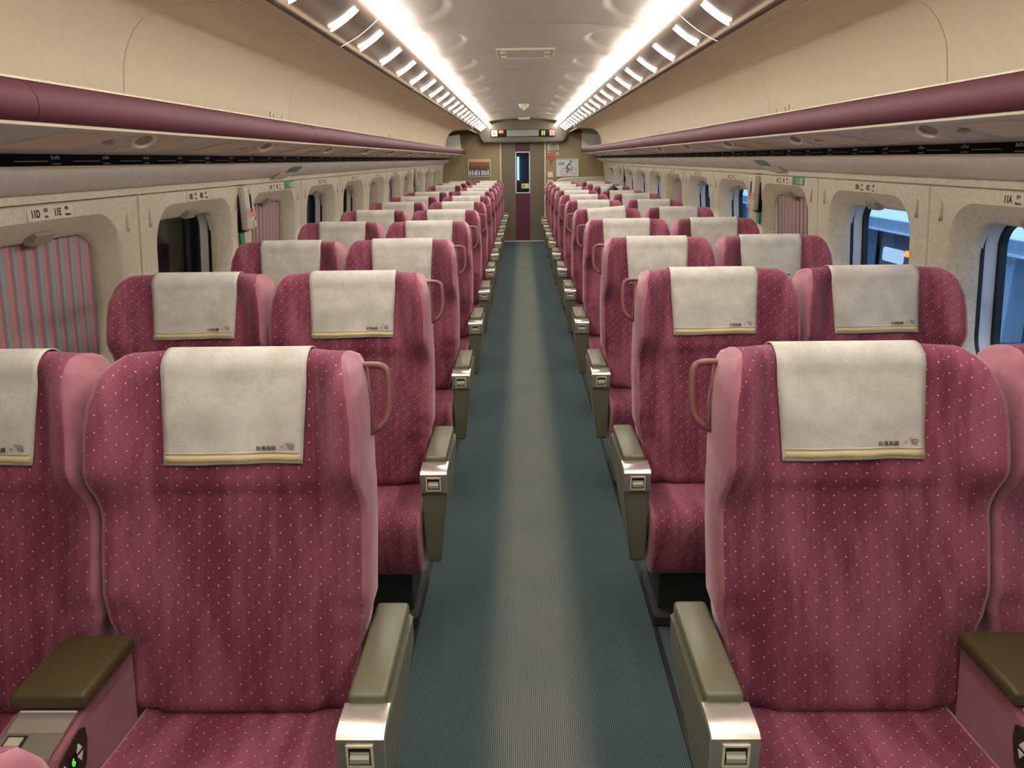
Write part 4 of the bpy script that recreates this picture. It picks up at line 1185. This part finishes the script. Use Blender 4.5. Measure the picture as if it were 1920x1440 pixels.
# ------------------------------------------------------------------ the passenger, seated and leaning over, mostly hidden by seats
def person():
    root = empty('person', (1.185, 1.54+1.16*8, 0), 'dark-haired person sitting low in a far right window seat, only hair in view', 'person')
    skin = principled('skin', (206, 160, 132), .6); cloth = principled('dark_jacket', (48, 50, 60), .8); hair_m = principled('black_hair', (24, 18, 17), .55); mask = principled('face_mask', (216, 220, 226), .7)
    trousers = principled('trousers', (40, 42, 52), .85)
    J = {'pelvis': (0, -.30, .575), 'belly': (0, -.275, .68), 'chest': (0, -.25, .82), 'neck0': (0, -.245, .925), 'neck1': (0, -.262, .985),
         'sl': (-.155, -.255, .89), 'el': (-.195, -.33, .70), 'wl': (-.085, -.47, .665), 'sr': (.155, -.255, .89), 'er': (.195, -.33, .70), 'wr': (.085, -.47, .665),
         'hl': (-.085, -.32, .555), 'kl': (-.10, -.70, .545), 'al': (-.10, -.70, .10), 'tl': (-.10, -.84, .045), 'hr': (.085, -.32, .555), 'kr': (.10, -.70, .545), 'ar': (.10, -.70, .10), 'tr': (.10, -.84, .045)}
    Rr = {'pelvis': .115, 'belly': .115, 'chest': .125, 'neck0': .065, 'neck1': .05, 'sl': .058, 'el': .043, 'wl': .029, 'sr': .058, 'er': .043, 'wr': .029, 'hl': .085, 'kl': .058, 'al': .04, 'tl': .034, 'hr': .085, 'kr': .058, 'ar': .04, 'tr': .034}
    E_ = [('pelvis', 'belly'), ('belly', 'chest'), ('chest', 'neck0'), ('neck0', 'neck1'), ('chest', 'sl'), ('sl', 'el'), ('el', 'wl'), ('chest', 'sr'), ('sr', 'er'), ('er', 'wr'), ('pelvis', 'hl'), ('hl', 'kl'), ('kl', 'al'), ('al', 'tl'), ('pelvis', 'hr'), ('hr', 'kr'), ('kr', 'ar'), ('ar', 'tr')]
    names = list(J)
    def skinned(nm, nodes, edges, radii, mat, par, lv=2, rootn=0):
        me = bpy.data.meshes.new(nm); me.from_pydata(nodes, edges, []); o = bpy.data.objects.new(nm, me); COL.objects.link(o); o.parent = par
        md = o.modifiers.new('skin', 'SKIN'); md.use_smooth_shade = True
        for i, sv in enumerate(me.skin_vertices[0].data): sv.radius = (radii[i], radii[i]); sv.use_root = (i == rootn)
        sd = o.modifiers.new('sub', 'SUBSURF'); sd.levels = lv; sd.render_levels = lv
        me.materials.append(mat); return o
    body = skinned('body', [J[n] for n in names], [(names.index(a), names.index(b)) for a, b in E_], [Rr[n] for n in names], cloth, root)
    # head tipped forward, with face, ears and hair
    bm = bmesh.new(); bmesh.ops.create_uvsphere(bm, u_segments=24, v_segments=16, radius=1)
    for v in bm.verts:
        x, y, z = v.co
        jaw = 1-.30*max(0, -z)*(1 if y < .3 else .4)
        v.co = Vector((x*.074*jaw, y*.093*(1 if y < 0 else 1.02)-(.012 if z < -.2 and y < 0 else 0), z*.112))
    hm = Matrix.Translation((-.01, -.285, 1.075)) @ Matrix.Rotation(math.radians(18), 4, 'X')
    def bump(cx, cy, cz, sx, sy, sz):
        bmesh.ops.create_uvsphere(bm, u_segments=10, v_segments=8, radius=1, matrix=Matrix.Translation((cx, cy, cz)) @ Matrix.Diagonal((sx, sy, sz, 1)))
    bump(0, -.097, -.012, .012, .018, .022); bump(-.074, .005, -.01, .008, .018, .028); bump(.074, .005, -.01, .008, .018, .028)
    bmesh.ops.transform(bm, matrix=hm, verts=bm.verts)
    head = bm_obj('head', bm, skin, root, smooth=True)
    bm = bmesh.new()
    for sx in (-1, 1): bmesh.ops.create_uvsphere(bm, u_segments=10, v_segments=8, radius=.011, matrix=hm @ Matrix.Translation((sx*.030, -.083, .012)))
    bm_obj('eyes', bm, ink, head, smooth=True)
    bm = bmesh.new(); bmesh.ops.create_uvsphere(bm, u_segments=16, v_segments=10, radius=1, matrix=hm @ Matrix.Translation((0, -.058, -.055)) @ Matrix.Diagonal((.062, .050, .045, 1)))
    bm_obj('face_mask', bm, mask, head, smooth=True)
    bm = bmesh.new(); bmesh.ops.create_icosphere(bm, subdivisions=5, radius=1)
    bmesh.ops.delete(bm, geom=[v for v in bm.verts if v.co.z < (.15 if v.co.y < -.2 else -.62) or (abs(v.co.x) > .80 and v.co.z < -.1)], context='VERTS')
    rnd = random.Random(5)
    for v in bm.verts:
        n = 1+.03*math.sin(v.co.x*31+v.co.y*5)+.02*math.sin(v.co.x*57+v.co.z*9)
        v.co = Vector((v.co.x*.086*n, v.co.y*.106*n+.004, v.co.z*.122*n+.004))
    bmesh.ops.transform(bm, matrix=hm, verts=bm.verts)
    h = bm_obj('hair', bm, hair_m, head, smooth=True); h.modifiers.new('t', 'SOLIDIFY').thickness = .006
    # hands with five separate fingers, resting around a phone
    for sx, wn in ((-1, 'wl'), (1, 'wr')):
        wx, wy, wz = J[wn]
        nodes = [(wx, wy, wz), (wx-sx*.012, wy-.045, wz-.004), (wx-sx*.018, wy-.075, wz)]
        edges = [(0, 1), (1, 2)]; radii = [.024, .028, .024]
        for f in range(4):
            off = (-.024+.016*f)
            L = (.070, .078, .073, .056)[f]
            b = len(nodes)
            nodes += [(wx-sx*.018+off, wy-.095, wz+.002), (wx-sx*.018+off-sx*.006, wy-.095-L*.5, wz+.012), (wx-sx*.022+off-sx*.018, wy-.095-L*.72, wz+.030)]
            edges += [(2, b), (b, b+1), (b+1, b+2)]; radii += [.0095, .0088, .0075]
        b = len(nodes); nodes += [(wx-sx*.042, wy-.050, wz+.014), (wx-sx*.055, wy-.085, wz+.026)]; edges += [(1, b), (b, b+1)]; radii += [.0115, .009]
        skinned('hand', nodes, edges, radii, skin, root, 1)
    for n in ('kl', 'kr'): pass
    shoes = bmesh.new()
    for sx in (-1, 1): bm_box(shoes, sx*.10-.045, sx*.10+.045, -.90, -.66, 0, .085, .03, 3)
    bm_obj('shoes', shoes, black, root, smooth=True)
person()

# ------------------------------------------------------------------ outside: bright platform on the right, dark wall on the left
def outside():
    haze = principled('platform_pale_blue', (178, 200, 216), .7); fasc = principled('platform_fascia', (150, 176, 196), .6); mid = principled('platform_blue_grey', (120, 142, 160), .6); dark = principled('platform_slate', (74, 88, 104), .6)
    structure(box('platform_ground', 1.9, 14, -8, 30, -.12, -.02, mid, smooth=False))
    root = empty('platform_shelter', (4.4, 4, 0), 'blue-grey platform shelter with long pale roof edge outside the right windows', 'shelter')
    def bx(n, x0, x1, y0, y1, z0, z1, m, bev=0): return box(n, x0-4.4, x1-4.4, y0-4, y1-4, z0, z1, m, root, bevel=bev, smooth=False)
    bx('roof', 4.04, 6.2, -6, 26, .74, .872, principled('roof_white', (214, 226, 236), .6), .02)
    bx('fascia', 4.0, 4.04, -6, 26, .745, .868, fasc)
    bx('roof_edge', 3.97, 4.0, -6, 26, .738, .756, principled('edge_white', (226, 236, 244), .5))
    bx('back_wall', 6.0, 6.1, -6, 26, -.02, .74, dark)
    lit = emission('platform_light_panel', (.42, .62, .92), .8)  # panes glow by themselves to imitate bright openings
    for k in range(-2, 4):
        b = 5.2+4.7*k
        bx('grey_panel', 4.30, 4.36, b, b+1.3, -.02, .74, mid)
        bx('post', 4.08, 4.26, b+1.31, b+1.48, -.02, .74, haze, .01)
        bx('glazed_panel', 4.16, 4.20, b+1.48, b+1.78, -.02, .497, lit)
        bx('header_panel', 4.14, 4.22, b+1.48, b+3.1, .50, .73, dark)
        bx('grey_panel', 4.30, 4.36, b+1.78, b+3.1, -.02, .50, mid)
        bx('kiosk', 4.12, 4.60, b+3.1, b+3.85, -.02, .735, dark, .01)
        bx('kiosk_window', 4.095, 4.125, b+3.27, b+3.73, .395, .545, lit, .03)
        bx('post', 4.08, 4.26, b+4.25, b+4.50, -.02, .74, haze, .01)
    bx('signal_lamp', 4.09, 4.125, 8.33, 8.41, .495, .555, emission('platform_orange_lamp', (1, .28, .03), 1.5))
    tube = emission('depot_tube', (1, .96, .86), 16)  # added light source, put in to brighten the grey box outside
    for y, lab in ((6.5, 'tube lamp under the depot roof outside the near left windows'), (12.0, 'tube lamp under the depot roof outside the far left windows')):
        t = empty('depot_lamp', (-1.95, y, 3.2), lab, 'lamp')
        box('casing', -.09, .09, -.65, .65, -.06, 0, grey_panel, t, smooth=False)
        box('tube', -.035, .035, -.62, .62, -.10, -.06, tube, t, bevel=.012)
    # dark depot wall close by on the left
    structure(box('wall_outside_left', -3.1, -3.0, -8, 40, -2, 4.6, principled('depot_dark', (40, 36, 38), .8), smooth=False))
    structure(box('ceiling_outside_left', -2.99, -1.2, -8, 40, 3.2, 3.3, MATS['depot_dark'], smooth=False))  # unseen slab added to keep sky light off the left windows
    structure(box('wall_under_train', -1.66, -1.60, -8, 40, -1.2, -.06, MATS['depot_dark'], smooth=False))  # added to stop daylight passing beneath the train
    for i, y in enumerate((-8.1, 40)): structure(box('wall_outside_end', -3.1, -1.6, y, y+.1, -1.3, 3.3, MATS['depot_dark'], smooth=False))  # unseen ends added to shut daylight out of the left side
    structure(box('wall_over_roof', -1.3, -1.2, -8, 40, 2.62, 3.2, MATS['depot_dark'], smooth=False))  # added to close the gap above the roof against sky light
    structure(box('ground_outside_left', -3.1, -1.7, -8, 40, -1.3, -1.2, MATS['depot_dark'], smooth=False))
    for i, (y, lab) in enumerate(((6.9, 'grey cabinet outside the second visible left window'), (12.3, 'grey cabinet outside the far left windows'))):
        t = empty('trackside_cabinet', (-2.40, y, -1.2), lab, 'cabinet')  # added box standing in for a grey shape in the glass
        box('cabinet_body', -.095, .1, -.55, .55, 0, 2.62, principled('cabinet_grey', (226, 224, 206), .5), t, bevel=.02)
        box('door_panel', .1, .115, -.5, .5, .3, 2.45, principled('cabinet_door', (232, 230, 212), .5), t, bevel=.005)
        box('handle', .115, .14, .3, .36, 1.4, 1.6, black, t)
outside()
